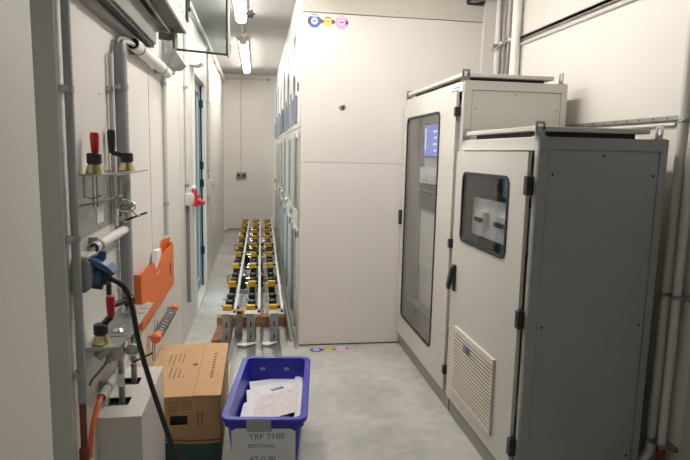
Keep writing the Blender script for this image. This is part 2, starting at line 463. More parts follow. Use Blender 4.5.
oc = thing('orange_cable', 'glossy orange cable coming out of the low pale tube', 'cable', (LX+.03, 1.95, .55))
obj('cable_run', MB().tube([(LX+.03, 2.10, .69), (LX+.03, 2.04, .69), (LX+.028, 1.99, .66), (LX+.024, 1.95, .61), (LX+.02, 1.93, .53)], .0095), 'orange_pipe', oc, True)
bc = thing('brown_conduit', 'red-brown conduit below the nearest grey pipe on the left wall', 'conduit', (px, 1.90, 0))
obj('pipe', MB().cyl((px, 1.865, .02), (px, 1.875, .765), .011), 'brown_pipe', bc, True)
obj('coupling', MB().cyl((px, 1.869, .55), (px, 1.870, .60), .016, bev=.003), 'brown_pipe', bc, True)
# ceiling-level conduit along the left wall and back wall
ce = thing('conduit', 'pale conduit high along the left wall turning onto the end wall', 'conduit', (LX+.02, 6, 2.80))
obj('pipe', MB().tube([(LX+.034, 3.75, 2.80), (LX+.034, BY-.03, 2.80)], .018, smooth=False).tube([(LX+.022, BY-.022, 2.80), (LX+.05, BY-.02, 2.84), (.19, BY-.02, 2.85)], .014), 'pvc_light', ce, True)
for y in (4.2, 5.2, 6.2, 7.2, 8.2, 9.2):
    obj('pipe_clip', MB().cyl((LX+.022, y-.01, 2.80), (LX+.022, y+.01, 2.80), .021).box(LX, LX+.022, y-.01, y+.01, 2.785, 2.815), 'pvc_light', ce, True)
obj('end_cap', MB().cyl((.185, BY-.02, 2.85), (.215, BY-.02, 2.85), .02), 'galv_dull', ce, True)
lo = thing('conduit', 'thin low conduit along the foot of the end wall', 'conduit', (-.1, BY-.02, .18))
obj('pipe', MB().cyl((LX+.01, BY-.02, .17), (.33, BY-.02, .18), .013), 'cable_grey', lo, True)
obj('elbow', MB().cyl((LX, BY-.05, .17), (LX+.05, BY-.02, .17), .022), 'pvc_white', lo, True)

# switches
def switch(name, label, y0, y1, z0, z1, d=.065):
    t = thing(name, label, 'switch', (LX, (y0+y1)/2, z0))
    obj('box', MB().box(LX, LX+d, y0, y1, z0, z1, bev=.006, seg=2), 'pvc_light', t, True)
    obj('rocker', MB().box(LX+d, LX+d+.006, y0+.02, y1-.02, (z0+z1)/2-.025, (z0+z1)/2+.03, bev=.002), 'pvc_white', t)
    return t
switch('wall_switch', 'light grey surface switch on the left wall before the side door', 4.76, 4.87, 1.135, 1.235)
t = switch('wall_switch', 'light grey double switch box on the left wall past the side door', 6.86, 7.06, 1.045, 1.235, .075)
obj('latch', MB().box(LX+.075, LX+.082, 6.84, 6.87, 1.13, 1.19), 'cable_grey', t)
obj('lower_cable', MB().cyl((LX+.02, 4.83, .3), (LX+.02, 4.83, 1.135), .015), 'cable_grey', bpy.data.objects['wall_switch'], True)
tw = thing('twin_socket', 'dark grey twin socket at the end of the conduit on the end wall', 'socket', (-.285, BY, 1.1))
obj('cover', MB().box(-.37, -.20, BY-.045, BY, 1.20, 1.225, bev=.004), 'pvc_light', tw)
for x in (-.33, -.24):
    s_ = obj('socket_insert', MB().box(x-.038, x+.038, BY-.055, BY, 1.10, 1.20, bev=.008, seg=2), 'cable_grey', tw, True)
    obj('socket_face', MB().cyl((x, BY-.055, 1.15), (x, BY-.058, 1.15), .025), 'black_plastic', s_)
rh = thing('red_cover', 'red plastic funnel-shaped cover hanging at the side door beside the switch', 'cover', (LX+.05, 5.36, 1.05))
obj('funnel', MB().lathe((LX+.018, 5.32, 1.235), [(.008, 0), (.022, .0), (.036, -.04), (.058, -.11), (.062, -.145), (.05, -.155), (.0, -.14)], axis=(.12, 0, 1)), 'red_plastic', rh, True)
obj('ring', MB().lathe((LX+.014, 5.32, 1.235), [(.016, 0), (.022, .005), (.022, .025), (.012, .03)]), 'pvc_white', rh, True)
obj('spout', MB().cyl((LX+.04, 5.32, 1.13), (LX+.118, 5.32, 1.105), .030, .016), 'red_plastic', rh, True)

# ------------------------------------------------------------------ wall duct, wall cabinet, glass door (upper left)
wd = thing('wall_duct', 'grey cable duct running along the left wall below the dark wall cabinet', 'cable duct', (LX, 3, 2.09))
obj('channel', MB().prism([(LX, 2.085), (LX+.035, 2.085), (LX+.04, 2.12), (LX+.085, 2.125), (LX+.09, 2.235), (LX, 2.235)], 1.86, 3.08, bev=.002), 'duct_paint', wd)
obj('shadow_gap', MB().box(LX+.041, LX+.075, 1.862, 3.078, 2.108, 2.124), 'black_rubber', wd)
WC0, WC1, WZ, WXF = 1.9, 3.42, 2.25, -.394
wc = thing('wall_cabinet', 'dark-bottomed wall cabinet high at upper left, above the duct', 'cabinet', (LX, 2.7, WZ))
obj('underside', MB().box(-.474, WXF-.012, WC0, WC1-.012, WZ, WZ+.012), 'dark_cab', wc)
obj('inner_underside', MB().box(LX, -.474, WC0+.012, WC1-.012, WZ, WZ+.012), 'near_black', wc)
obj('lip', MB().box(-.486, -.474, WC0, WC1, WZ-.008, WZ), 'cab_lip', wc)
fb = MB().box(WXF-.012, WXF, WC0, WC1, WZ-.003, 2.86, bev=.002)
fb.box(LX, WXF-.012, WC1-.012, WC1, WZ, 2.86).box(LX, WXF-.012, WC0+.012, WC1-.012, 2.85, 2.86).box(LX, WXF-.012, WC0, WC0+.012, WZ, 2.86)
obj('body', fb, 'wall_box_paint', wc)
h_ = MB()
for y in (3.32, 3.22, 3.1, 2.9, 2.7, 2.5):
    h_.cyl((WXF-.001, y, WZ+.075), (WXF+.0015, y, WZ+.075), .006, n=12)
obj('screw_hole', h_, 'black_rubber', wc)
lk = MB().box(WXF, WXF+.014, 3.35, 3.41, WZ+.06, WZ+.42, bev=.004)
lt = obj('latch', lk, 'black_plastic', wc)
obj('latch_hook', MB().lathe((WXF+.014, 3.38, WZ+.13), [(.006, 0), (.017, 0), (.017, .008), (.008, .012)], axis=(1, 0, 0)).cyl((WXF+.014, 3.38, WZ+.13), (WXF+.02, 3.38, WZ+.2), .006), 'black_plastic', lt, True)
# glass door standing open at right angles
gd = thing('glass_door', 'open framed glass door of the wall cabinet, sticking out over the corridor', 'door', (-.47, 3.5, 2.16))
gx0, gx1, gy, gz0, gz1 = -.470, -.168, 3.50, 2.150, 2.90
gf = MB()
gf.box(gx0, gx1, gy, gy+.012, gz0, gz0+.012, bev=.001).box(gx1-.008, gx1, gy, gy+.012, gz0, gz1, bev=.001).box(gx0, gx0+.01, gy, gy+.012, gz0, gz1, bev=.001).box(gx0, gx1, gy, gy+.012, gz1-.012, gz1)
obj('door_frame', gf, 'black_rubber', gd)
obj('pane', MB().box(gx0+.01, gx1-.008, gy+.004, gy+.008, gz0+.012, gz1-.012), 'door_glass', gd)
obj('edge_strip', MB().box(gx1, gx1+.013, gy-.004, gy+.016, gz0-.012, gz1, bev=.001), 'pvc_light', gd)
e = MB()
for z in (2.17, 2.20, 2.235, 2.27, 2.42, 2.6): e.box(gx1+.013, gx1+.019, gy-.002, gy+.014, z, z+.018, bev=.001)
obj('lock_bar', e, 'galv_dull', gd)
hg = obj('hinge', MB().box(gx0-.02, gx0+.004, gy-.02, gy+.02, gz0+.005, gz0+.10, bev=.003).cyl((gx0-.008, gy-.022, gz0+.0), (gx0-.008, gy-.022, gz0+.11), .007), 'galv_dull', gd, True)
obj('bracket', MB().box(gx0-.09, gx0, gy+.0, gy+.012, gz0+.05, gz0+.09), 'galv_dull', gd)
gd.location = (-.455, 3.38, 2.16); gd.rotation_euler.z = .35
# grey socket box below the cabinet
sb = thing('socket_box', 'grey wall socket box with a slanted flap below the wall cabinet', 'socket box', (LX, 3.8, 2.08))
obj('box', MB().prism([(LX, 2.10), (-.545, 2.085), (-.515, 2.16), (-.515, 2.34), (LX, 2.34)], 3.76, 3.98, bev=.004), 'pvc_grey', sb)
obj('flap', MB().prism([(-.512, 2.225), (-.455, 2.135), (-.490, 2.105), (-.545, 2.10), (-.512, 2.17)], 3.72, 3.90, bev=.003), 'duct_paint', sb)
obj('gland', MB().cyl((-.565, 3.70, 2.18), (-.565, 3.70, 2.34), .010).cyl((-.565, 3.70, 2.30), (-.565, 3.70, 2.33), .016), 'cable_grey', sb, True)

# ------------------------------------------------------------------ bracket shelves with earthing clamps
ws = thing('bracket_shelf', 'upper galvanised bracket shelf carrying two lever clamps on the left wall', 'shelf', (LX, 2.2, 1.3))
SZ = 1.508
obj('shelf_plate', MB().prism([(LX+.004, 2.0), (-.470, 2.0), (-.470, 2.12), (-.466, 2.56), (-.500, 2.56), (-.52, 2.2), (LX+.004, 2.2)], SZ-.004, SZ, 'z'), 'galv', ws)
obj('back_plate', MB().box(LX+.0005, LX+.004, 1.97, 2.42, 1.29, SZ), 'galv', ws)
obj('tag_label', MB().box(LX+.004, LX+.0055, 2.19, 2.28, 1.315, 1.375), 'paper', ws)
r_ = MB()
r_.tube([(-.578, 2.01, SZ-.004), (-.578, 2.01, 1.43), (-.555, 2.02, 1.425), (-.53, 2.03, 1.435)], .003, n=8, smooth=False)
for x, y in ((-.555, 2.03), (-.545, 2.04), (-.497, 2.03), (-.487, 2.08)):
    r_.cyl((x, y, 1.395), (x, y, SZ-.004), .0028, n=8)
r_.tube([(-.60, 1.985, 1.40), (-.56, 2.0, 1.408), (-.535, 2.02, 1.412), (-.48, 2.1, 1.43)], .0035, n=8)
r_.bar((-.55, 2.03, 1.392), (-.55, 2.03, SZ), .006, .012)
obj('hanging_rods', r_, 'galv_dull', ws)
ws2 = thing('bracket_shelf', 'lower galvanised bracket shelf carrying two lever clamps above the grey trunking box', 'shelf', (LX, 2.2, .83))
SL = .908
obj('shelf_plate', MB().prism([(LX+.001, 1.985), (-.478, 1.985), (-.470, 2.09), (-.462, 2.09), (-.462, 2.57), (-.50, 2.57), (-.50, 2.54), (LX+.001, 2.54)], SL-.004, SL, 'z'), 'galv', ws2)
obj('slots', MB().box(-.535, -.475, 2.10, 2.106, SL, SL+.0008).box(-.50, -.47, 2.40, 2.405, SL, SL+.0008).box(-.50, -.467, 2.47, 2.475, SL, SL+.0008), 'black_rubber', ws2)
obj('front_fold', MB().box(LX+.001, -.478, 1.983, 1.986, SL-.012, SL), 'galv', ws2)
obj('stay', MB().box(-.535, -.485, 2.06, 2.064, .83, SL-.004).prism([(LX, .84), (LX+.003, .84), (LX+.003, SL-.004), (LX, SL-.004)], 2.0, 2.5), 'pvc_light', ws2)
obj('wing_nut', MB().lathe((-.520, 2.16, SL), [(.018, 0), (.02, .005), (.012, .012), (.006, .014)]), 'silver', ws2, True)

def clamp(name, label, loc, arm_dir, arm_len, grip_m, base_m, rise=.012, grip_h=.085, grip_lift=.0):
    """lever clamp: cone foot, hub, lever arm and upright grip"""
    x, y, z = loc
    t = thing(name, label, 'clamp', loc, 'lever clamps parked on the bracket shelves')
    obj('cone_foot', MB().lathe(loc, [(.031, 0), (.032, .004), (.030, .010), (.022, .032), (.019, .035)], n=12), base_m, t, False)
    obj('hub', MB().lathe((x, y, z+.034), [(.020, 0), (.0245, .003), (.0245, .034), (.020, .038)]), 'black_plastic', t, True)
    d = Vector((arm_dir[0], arm_dir[1], 0)).normalized()
    e_ = Vector(loc)+Vector((0, 0, .060))+d*arm_len+Vector((0, 0, rise))
    if arm_len > .02:
        obj('lever_arm', MB().bar(Vector(loc)+Vector((0, 0, .056)), e_, .026, .018), 'black_plastic', t)
    obj('grip', MB().lathe(e_+Vector((0, 0, grip_lift)), [(.009, -.004), (.0125, .004), (.0145, .035), (.0155, grip_h-.012), (.014, grip_h-.003), (.010, grip_h)]), grip_m, t, True)
    return t
clamp('lever_clamp', 'red-handled lever clamp on the upper bracket shelf', (-.553, 2.05, SZ), (0, 1), .012, 'red_plastic', 'gold', rise=.012, grip_h=.07)
clamp('lever_clamp', 'black-handled lever clamp on the upper bracket shelf', (-.518, 2.38, SZ), (-1, -.35), .055, 'black_plastic', 'gold', rise=.012, grip_h=.09)
clamp('lever_clamp', 'red-handled lever clamp on the lower bracket shelf', (-.548, 2.03, SL), (.5, .25), .036, 'red_plastic', 'gold', rise=.035, grip_h=.075)
clamp('lever_clamp', 'black-handled lever clamp on the far end of the lower bracket shelf', (-.535, 2.42, SL), (-.55, -1), .12, 'black_plastic', 'silver', rise=-.005, grip_h=.10)

def tangle(name, label, c, s):
    """metal spring clamp dangling under a shelf with wire loops"""
    x, y, z = c
    t = thing(name, label, 'wire clamp', c, 'wire clamps dangling under the bracket shelves')
    obj('jaw', MB().lathe((x, y, z), [(.012, -.02), (.022, -.016), (.024, 0), (.020, .016), (.010, .02)], axis=(1, .3, .2)).cyl((x-.03, y, z), (x+.03, y-.01, z+.008), .008), 'galv', t, True)
    b = MB()
    b.tube([(x-.012, y, z+.05*s+.05), (x-.015, y, z+.03), (x+.01, y-.01, z+.005), (x+.03, y-.01, z-.02), (x+.05, y, z-.035)], .003, n=8)
    b.tube([(x, y-.02, z+.03), (x+.035, y-.02, z+.014), (x+.03, y-.02, z-.01), (x-.01, y-.02, z-.012), (x-.02, y-.02, z+.006), (x, y-.02, z+.03)], .0028, n=8)
    b.tube([(x+.0, y, z-.008), (x+.012, y, z-.04), (x-.004, y, z-.055), (x-.01, y, z-.02)], .0028, n=8)
    obj('wire', b, 'silver', t, True)
    obj('pull_rod', MB().cyl((x-.0, y-.01, z-.048), (x+.07, y+.02, z-.022), .0035), 'black_rubber', t, True)
    return t
tangle('wire_clamp', 'shiny wire spring clamp dangling under the upper bracket shelf', (-.475, 2.14, 1.385), 1.2)
tangle('wire_clamp', 'dark wire spring clamp dangling under the lower bracket shelf', (-.470, 2.16, .835), .4)
dh = thing('hook_cable', 'short dark hook hanging under the near end of the lower bracket shelf', 'hook', (-.56, 2.02, .76))
obj('hook', MB().tube([(-.535, 2.03, .895), (-.53, 2.03, .85), (-.545, 2.02, .82), (-.575, 2.0, .785), (-.583, 2.0, .765)], .005), 'cable_grey', dh, True)
obj('boss', MB().cyl((-.56, 2.02, .86), (-.53, 2.03, .89), .018).cyl((-.525, 2.03, .835), (-.52, 2.03, .86), .009), 'galv_dull', dh, True)

# ------------------------------------------------------------------ blue plug and socket, black lead
cs = thing('power_socket', 'dark grey round-fronted power socket on the left wall holding the blue plug', 'socket', (LX, 1.97, 1.13))
pf = [(LX, 1.125), (-.555, 1.125), (-.540, 1.14), (-.533, 1.18), (-.540, 1.225), (-.555, 1.238), (LX, 1.238)]
obj('housing', MB().prism(pf, 1.90, 2.0, bev=.003), 'pvc_grey', cs)
obj('top_cap', MB().box(LX, -.545, 1.898, 2.002, 1.236, 1.246, bev=.002), 'pvc_light', cs)
pl = thing('blue_plug', 'blue industrial plug with lifted lid pushed into the grey socket', 'plug', (-.50, 2.0, 1.16))
obj('collar', MB().cyl((-.545, 2.0, 1.185), (-.492, 2.0, 1.175), .038, .034), 'blue_plastic', pl, True)
obj('lid', MB().prism([(-.548, 1.232), (-.530, 1.245), (-.505, 1.242), (-.470, 1.222), (-.445, 1.197), (-.450, 1.190), (-.478, 1.203), (-.51, 1.222), (-.545, 1.222)], 1.96, 2.04, bev=.002), 'blue_plastic', pl)
obj('lid_ear', MB().prism([(-.52, 1.24), (-.485, 1.235), (-.482, 1.262), (-.498, 1.268)], 2.0, 2.02, bev=.002), 'blue_plastic', pl)
obj('body', MB().cyl((-.500, 1.998, 1.18), (-.470, 1.99, 1.168), .030, .018), 'black_plastic', pl, True)
obj('nut', MB().cyl((-.482, 1.985, 1.19), (-.468, 1.985, 1.183), .020, n=8).cyl((-.52, 1.985, 1.155), (-.49, 1.985, 1.150), .014), 'black_plastic', pl, True)
pl.location = (-.520, 1.95, 1.150)
bl = thing('black_lead', 'thick black cable arching down from the blue plug past the trunking box', 'cable', (-.3, 2.0, 0))
obj('lead', MB().tube([(-.497, 1.94, 1.158), (-.475, 1.945, 1.156), (-.445, 1.965, 1.12), (-.428, 1.985, 1.04), (-.412, 1.985, .93), (-.382, 1.985, .80), (-.352, 1.985, .69), (-.312, 1.985, .55), (-.285, 1.99, .46), (-.265, 2.0, .30), (-.262, 2.0, .15), (-.28, 1.97, .03), (-.33, 1.9, .0105), (-.42, 1.8, .0105), (-.56, 1.72, .0105)], .0092, n=14), 'cable_black', bl, True)

# ------------------------------------------------------------------ orange holder and coil connectors
oh = thing('document_holder', 'bright orange sheet-metal document holder on the left wall', 'document holder', (LX, 3.2, .7))
ox = -.549
obj('front_panel', MB().prism([(2.745, .722), (3.79, .705), (3.80, .985), (3.35, .987), (3.16, .935), (3.10, .990), (2.745, .998)], ox-.003, ox, 'x'), 'orange_metal', oh)
obj('near_side', MB().prism([(LX+.001, .722), (ox, .722), (ox, .998), (LX+.001, .998)], 2.742, 2.745), 'orange_metal', oh)
obj('far_side', MB().prism([(LX+.001, .705), (ox, .705), (ox, .985), (LX+.001, .985)], 3.797, 3.80), 'orange_metal', oh)
obj('back_panel', MB().prism([(2.745, .722), (3.80, .705), (3.95, 1.0), (3.58, 1.035), (3.50, .96), (2.745, .96)], LX, LX+.003, 'x'), 'orange_metal', oh)
obj('bottom', MB().prism([(2.745, .722), (3.80, .705), (3.80, .708), (2.745, .725)], LX+.001, ox, 'x'), 'orange_metal', oh)
obj('slot', MB().box(ox, ox+.001, 3.62, 3.68, .80, .88), 'brown_pipe', oh)
obj('label_mark', MB().box(ox, ox+.001, 2.88, 2.90, .76, .835).box(ox, ox+.001, 3.16, 3.27, .905, .912), 'pvc_light', oh)
pd = solo('folded_paper', MB().prism([(3.13, .80), (3.33, .80), (3.36, 1.02), (3.22, 1.03)], ox-.03, ox-.005, 'x').prism([(3.16, .8), (3.20, .8), (3.24, .99), (3.15, .97)], ox-.004, ox-.0035, 'x'), 'paper', 'folded white papers sticking out of the orange document holder', 'papers')
def coil(name, label, y0, z0, y1, z1):
    t = thing(name, label, 'cable', (LX+.03, (y0+y1)/2, min(z0, z1)))
    P = []; n = 9
    a, b = Vector((LX+.045, y0, z0)), Vector((LX+.045, y1, z1)); d = (b-a)
    dn = d.normalized(); u = Vector((1, 0, 0)); v = dn.cross(u)
    for i in range(n*8+1):
        q = i/(n*8); an = 2*PI*n*q
        P.append(a+d*(.1+.8*q)+.027*(math.cos(an)*u+math.sin(an)*v))
    obj('spiral', MB().tube(P, .005, n=6, smooth=False), 'cable_grey', t, True)
    obj('orange_end', MB().lathe(a-dn*.05, [(.016, 0), (.027, .01), (.029, .06), (.018, .10)], axis=dn), 'orange_pipe', t, True)
    obj('orange_end', MB().lathe(b-dn*.04, [(.018, 0), (.029, .03), (.026, .07), (.014, .09)], axis=dn), 'orange_pipe', t, True)
    return t
ct = coil('coiled_cable', 'coiled grey cable with orange plug ends hanging below the orange holder', 3.12, .565, 3.78, .545)
obj('wall_bracket', MB().cyl((LX, 3.12, .565), (LX+.045, 3.12, .565), .008).cyl((LX, 3.78, .545), (LX+.045, 3.78, .545), .008), 'galv_dull', ct)
obj('thin_wire', MB().tube([(LX+.03, 3.1, .56), (LX+.03, 3.06, .48), (LX+.025, 3.12, .43), (LX+.02, 3.2, .50), (LX+.02, 3.3, .60)], .003, n=8), 'cable_grey', ct, True)

# ------------------------------------------------------------------ trunking box on the left wall
tb = thing('trunking_box', 'light grey upright box with two cable openings in its top, below the lower shelf', 'box', (-.515, 2.35, 0))
bz = .592
x0, x1, y0, y1 = LX+.001, -.432, 2.095, 2.60
b = MB()
b.box(x0, x1, y0, y0+.004, 0, bz, bev=.001).box(x1-.004, x1, y0+.004, y1, 0, bz, bev=.001).box(x0, x1-.004, y1-.004, y1, 0, bz)
obj('shell', b, 'pvc_light', tb)
sl = [(2.20, 2.275), (2.40, 2.475)]; sx = x0+.090
b = MB()
b.box(sx, x1, y0, y1, bz, bz+.003)
for a_, c_ in ((y0, 2.20), (2.275, 2.40), (2.475, y1)): b.box(x0, sx, a_, c_, bz, bz+.003)
obj('top_plate', b, 'pvc_light', tb)
obj('dark_inside', MB().box(x0+.001, x1-.005, y0+.005, y1-.005, .565, .575), 'black_rubber', tb)
obj('slot_trim', MB().box(x0, x0+.002, 2.195, 2.28, bz+.003, bz+.04).box(x0, x0+.002, 2.395, 2.48, bz+.003, bz+.04), 'pvc_light', tb)
for k, (yy, xx) in enumerate(((2.24, -.535), (2.44, -.530))):
    t = thing('grey_cable', ('grey cable running into the near opening of the trunking box', 'grey cable running into the far opening of the trunking box')[k], 'cable', (xx, yy, .577), 'grey cables entering the trunking box')
    obj('cable', MB().tube([(xx, yy, .577), (xx+.002, yy, .64), (xx-.006, yy+.03, .74), (xx-.02, yy+.12, .87 if k else .80), ], .012), 'cable_grey', t, True)
    if k == 0: obj('cable_tag', MB().box(xx-.012, xx+.012, yy-.016, yy-.0122, .66, .71), 'paper', t)

# ------------------------------------------------------------------ cardboard box
bx = thing('cardboard_box', 'brown cardboard carton with printed top standing between the wall and the blue crate', 'box', (-.38, 3.1, 0))
H = .375; cx0, cx1, cy0, cy1 = -.585, -.182, 2.745, 3.53
b = MB()
b.box(cx0, cx1, cy1-.005, cy1, 0, H-.004).box(cx0, cx0+.005, cy0, cy1, 0, H-.004).box(cx1-.005, cx1, cy0, cy1, 0, H-.004).box(cx0, cx1, cy0, cy1, 0, .005)
# front face with a hand hole
hx0, hx1, hz0, hz1 = -.430, -.345, .225, .275
b.frame([(cx0, 0), (cx1, 0), (cx1, H-.004), (cx0, H-.004)], [(hx0, hz0), (hx1, hz0), (hx1, hz1), (hx0, hz1)], cy0, cy0+.005, 'y')
obj('carton', b, 'cardboard', bx)
mid = -.318
fl = MB()
fl.prism([(cx0, H-.003), (mid-.001, H-.001), (mid-.001, H+.003), (cx0, H+.001)], cy0-.003, cy1)
fl.prism([(mid+.001, H), (cx1+.001, H-.003), (cx1+.001, H+.001), (mid+.001, H+.004)], cy0-.001, cy1)
obj('top_flaps', fl, 'cardboard', bx)
pr = MB()
for i, (u, v0, v1) in enumerate(((-.50, 3.20, 3.33), (-.475, 3.17, 3.34), (-.45, 3.22, 3.36), (-.425, 3.2, 3.34), (-.47, 3.0, 3.13), (-.445, 2.98, 3.12), (-.42, 2.99, 3.10), (-.395, 2.99, 3.01))):
    y = v0
    while y < v1:
        L = random.uniform(.012, .03); pr.box(u-.0035, u+.0035, y, min(y+L, v1), H-.001, H+.0028); y += L+.008
for i in range(9): pr.box(-.252, -.238, 2.97+i*.043, 2.99+i*.043+random.uniform(0, .012), H+.0, H+.0032)
pr.prism([(-.355, 3.14), (-.33, 3.16), (-.338, 3.19), (-.365, 3.18)], H, H+.0034, 'z')
obj('top_print', pr, 'print_dark', bx)
pr = MB()
for i in range(6):
    z = .345-i*.013
    pr.box(-.44, -.385-random.uniform(0, .02), cy0-.0006, cy0, z, z+.003)
    if i < 4: pr.box(-.372, -.325, cy0-.0006, cy0, z, z+.003)
for x in (-.298, -.278):
    z = .22
    while z < .285: pr.box(x, x+.008, cy0-.0006, cy0, z, z+.009); z += .0125
obj('side_print', pr, 'print_dark', bx)
gp = MB(); N = 12
top = [(cx0+.0+(cx1-cx0)*i/N, .135+.07*((1-i/N)-.35)**2-.02*(i/N)) for i in range(N+1)]
gp.prism([(cx0, .0)]+[(u, v) for u, v in top]+[(cx1, .0)], cy0-.0008, cy0, 'y')
obj('green_band', gp, 'cardboard_print', bx)
gp = MB(); gp.prism([(u, v+.012) for u, v in top]+[(u, v+.022) for u, v in top[::-1]], cy0-.0008, cy0, 'y')
obj('pale_line', gp, 'print_dark', bx)
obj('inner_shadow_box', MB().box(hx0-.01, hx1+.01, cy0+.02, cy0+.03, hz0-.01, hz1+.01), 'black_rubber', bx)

# ------------------------------------------------------------------ blue crate with papers
cr = thing('blue_crate', 'deep blue plastic crate full of papers with a handwritten note on its front', 'crate', (.0325, 2.845, 0))
CH = .385
def ringpts(x0, x1, y0, y1, r, z): return [(u, v, z) for u, v in rrect(x0, x1, y0, y1, r)]
def shell(rings):
    m = MB(); t = m.bm; R = [[t.verts.new(p) for p in ring] for ring in rings]; n = len(R[0])
    for A, B in zip(R, R[1:]):
        for i in range(n): t.faces.new((A[i], A[(i+1) % n], B[(i+1) % n], B[i]))
    t.faces.new(R[0][::-1]); t.faces.new(R[-1])
    return m
X0, X1, Y0, Y1 = -.140, .205, 2.47, 3.22
tx, ty = .03, .045
rings = [ringpts(X0+tx, X1-tx, Y0+ty, Y1-ty, .04, 0), ringpts(X0, X1, Y0, Y1, .04, CH-.05),
         ringpts(X0-.012, X1+.012, Y0-.012, Y1+.012, .045, CH-.05), ringpts(X0-.014, X1+.014, Y0-.014, Y1+.014, .045, CH-.02),
         ringpts(X0-.026, X1+.026, Y0-.026, Y1+.026, .055, CH-.02), ringpts(X0-.028, X1+.028, Y0-.028, Y1+.028, .055, CH-.004),
         ringpts(X0-.024, X1+.024, Y0-.024, Y1+.024, .052, CH), ringpts(X0+.004, X1-.004, Y0+.004, Y1-.004, .035, CH),
         ringpts(X0+.006, X1-.006, Y0+.006, Y1-.006, .035, CH-.02), ringpts(X0+tx+.004, X1-tx-.004, Y0+ty+.004, Y1-ty-.004, .036, .006)]
obj('shell', shell(rings), 'crate_blue', cr, True)
rb = MB()
for x in (-.05, .05, .12): rb.box(x, x+.004, Y1-.012, Y1-.001, .15, CH-.03)
obj('inner_ribs', rb, 'crate_blue', cr)
for a_ in (-.065, .075): obj('label_slot', MB().box(a_, a_+.03, Y1-.016, Y1-.006, CH-.07, CH-.055), 'handle_grey', cr)
# handwritten note taped on the front
def fy(z): return Y0+ty*(1-z/(CH-.05))-.003      # front face plane
note = MB(); t = note.bm
nz = [(.330, -.113, .178), (.345, -.09, .160)]
pts = [(-.118, .03), (.178, .03), (.178, .318), (.150, .333), (-.085, .335), (-.118, .318)]
note.prism(pts, 0, .0012, 'y')
sl_ = ty/(CH-.05)
for v in note.bm.verts: v.co.y += Y0+ty-.0045-sl_*v.co.z
nt_ = obj('note', note, 'paper', cr)
ang = math.atan(sl_)
def notetext(txt, x, z, s, m='ink_blue', rot=0.):
    M = Matrix.Translation((x, Y0+ty-.0052-sl_*z, z)) @ Matrix.Rotation(PI/2+ang, 4, 'X') @ Matrix.Rotation(rot, 4, 'Z')
    return text_mesh('handwriting', txt, s, m, nt_, M, .0002)
notetext('TRF 7100', .045, .288, .042, rot=.05)
notetext('BESTMAN', .02, .238, .028, rot=.0)
notetext('47.0 BL', .03, .165, .045)
tpb = MB().box(-.045, .068, 0, .0012, .315, .338)
for v in tpb.bm.verts: v.co.y += Y0+ty-.0062-sl_*v.co.z
tpb.box(-.045, .068, Y0-.0295, Y0-.0283, CH-.045, CH-.003).box(-.045, .068, Y0-.028, Y0-.004, CH-.046, CH-.0445)
obj('tape', tpb, 'tape', cr)
cr.location = (.074, 2.8365, 0); cr.rotation_euler.z = -.1125
# papers
def sheet(P, z0, z1, mtl, label, marks=0, seed=1):
    """quad sheet through four floor-plan corners (far left, far right, near right, near left), rising from z0 (near) to z1 (far)"""
    c = (sum(p[0] for p in P)/4, sum(p[1] for p in P)/4, (z0+z1)/2)
    t = thing('paper_sheet', label, 'paper', c, 'papers piled in the blue crate')
    def at(u, v, dz=0.):
        a = Vector(P[3]).lerp(Vector(P[2]), u); b = Vector(P[0]).lerp(Vector(P[1]), u); q = a.lerp(b, v)
        return (q.x, q.y, z0+(z1-z0)*v+.0015*math.sin(4*u+3*v+seed)+dz)
    m = MB(); n = 8; V = [[[m.bm.verts.new(at(i/n, j/n, s_*.0008)) for j in range(n+1)] for i in range(n+1)] for s_ in (0, 1)]
    for s_ in (0, 1):
        G = V[s_]
        for i in range(n):
            for j in range(n): m.bm.faces.new((G[i][j], G[i+1][j], G[i+1][j+1], G[i][j+1]))
    A, B = V
    for k in range(n):
        for q in ((A[k][0], A[k+1][0], B[k+1][0], B[k][0]), (A[k][n], A[k+1][n], B[k+1][n], B[k][n]), (A[0][k], A[0][k+1], B[0][k+1], B[0][k]), (A[n][k], A[n][k+1], B[n][k+1], B[n][k])):
            m.bm.faces.new(q)
    obj('sheet', m, mtl, t, False)
    if marks:
        k = MB(); rr = random.Random(seed)
        for i in range(marks):
            u, v = rr.uniform(.06, .75), rr.uniform(.06, .92); L = rr.uniform(.05, .2)
            q = [k.bm.verts.new(at(a_, b_, .0014)) for a_, b_ in ((u, v), (u+L, v), (u+L, v+.008), (u, v+.008))]
            k.bm.faces.new(q)
        obj('print', k, 'ink_grey', t)
    return t
sheet([(-.046, 3.169), (.262, 3.23), (.252, 2.984), (-.027, 2.906)], .255, .262, 'paper', 'white sheet at the very back of the paper pile in the blue crate', 6, 1)
sheet([(-.059, 3.038), (.20, 3.09), (.216, 2.76), (-.046, 2.73)], .264, .268, 'paper', 'pale sheet with printed lines under the drawing in the blue crate', 8, 2)
sheet([(.222, 3.177), (.270, 3.20), (.226, 2.60), (.180, 2.60)], .272, .275, 'paper', 'long narrow white sheet along the right side inside the blue crate', 3, 3)
sheet([(-.07, 2.847), (.002, 2.915), (-.022, 2.645), (-.092, 2.62)], .272, .276, 'paper', 'small white sheet at the front left corner inside the blue crate', 3, 4)
sheet([(.005, 2.897), (.235, 3.046), (.193, 2.714), (-.021, 2.606)], .280, .286, 'paper_pink', 'topmost folded plan with a faint drawing in the blue crate', 26, 5)
solo('binder_strip', MB().bar((.08, 2.972, .290), (.145, 3.006, .291), .020, .006), 'ink_grey', 'dark grey binder strip lying on the papers in the blue crate', 'binder strip')
solo('paper_stack', MB().box(-.02, .17, 2.62, 3.05, .007, .252, bev=.004), 'paper', 'thick stack of paper filling the blue crate under the loose sheets', 'papers')

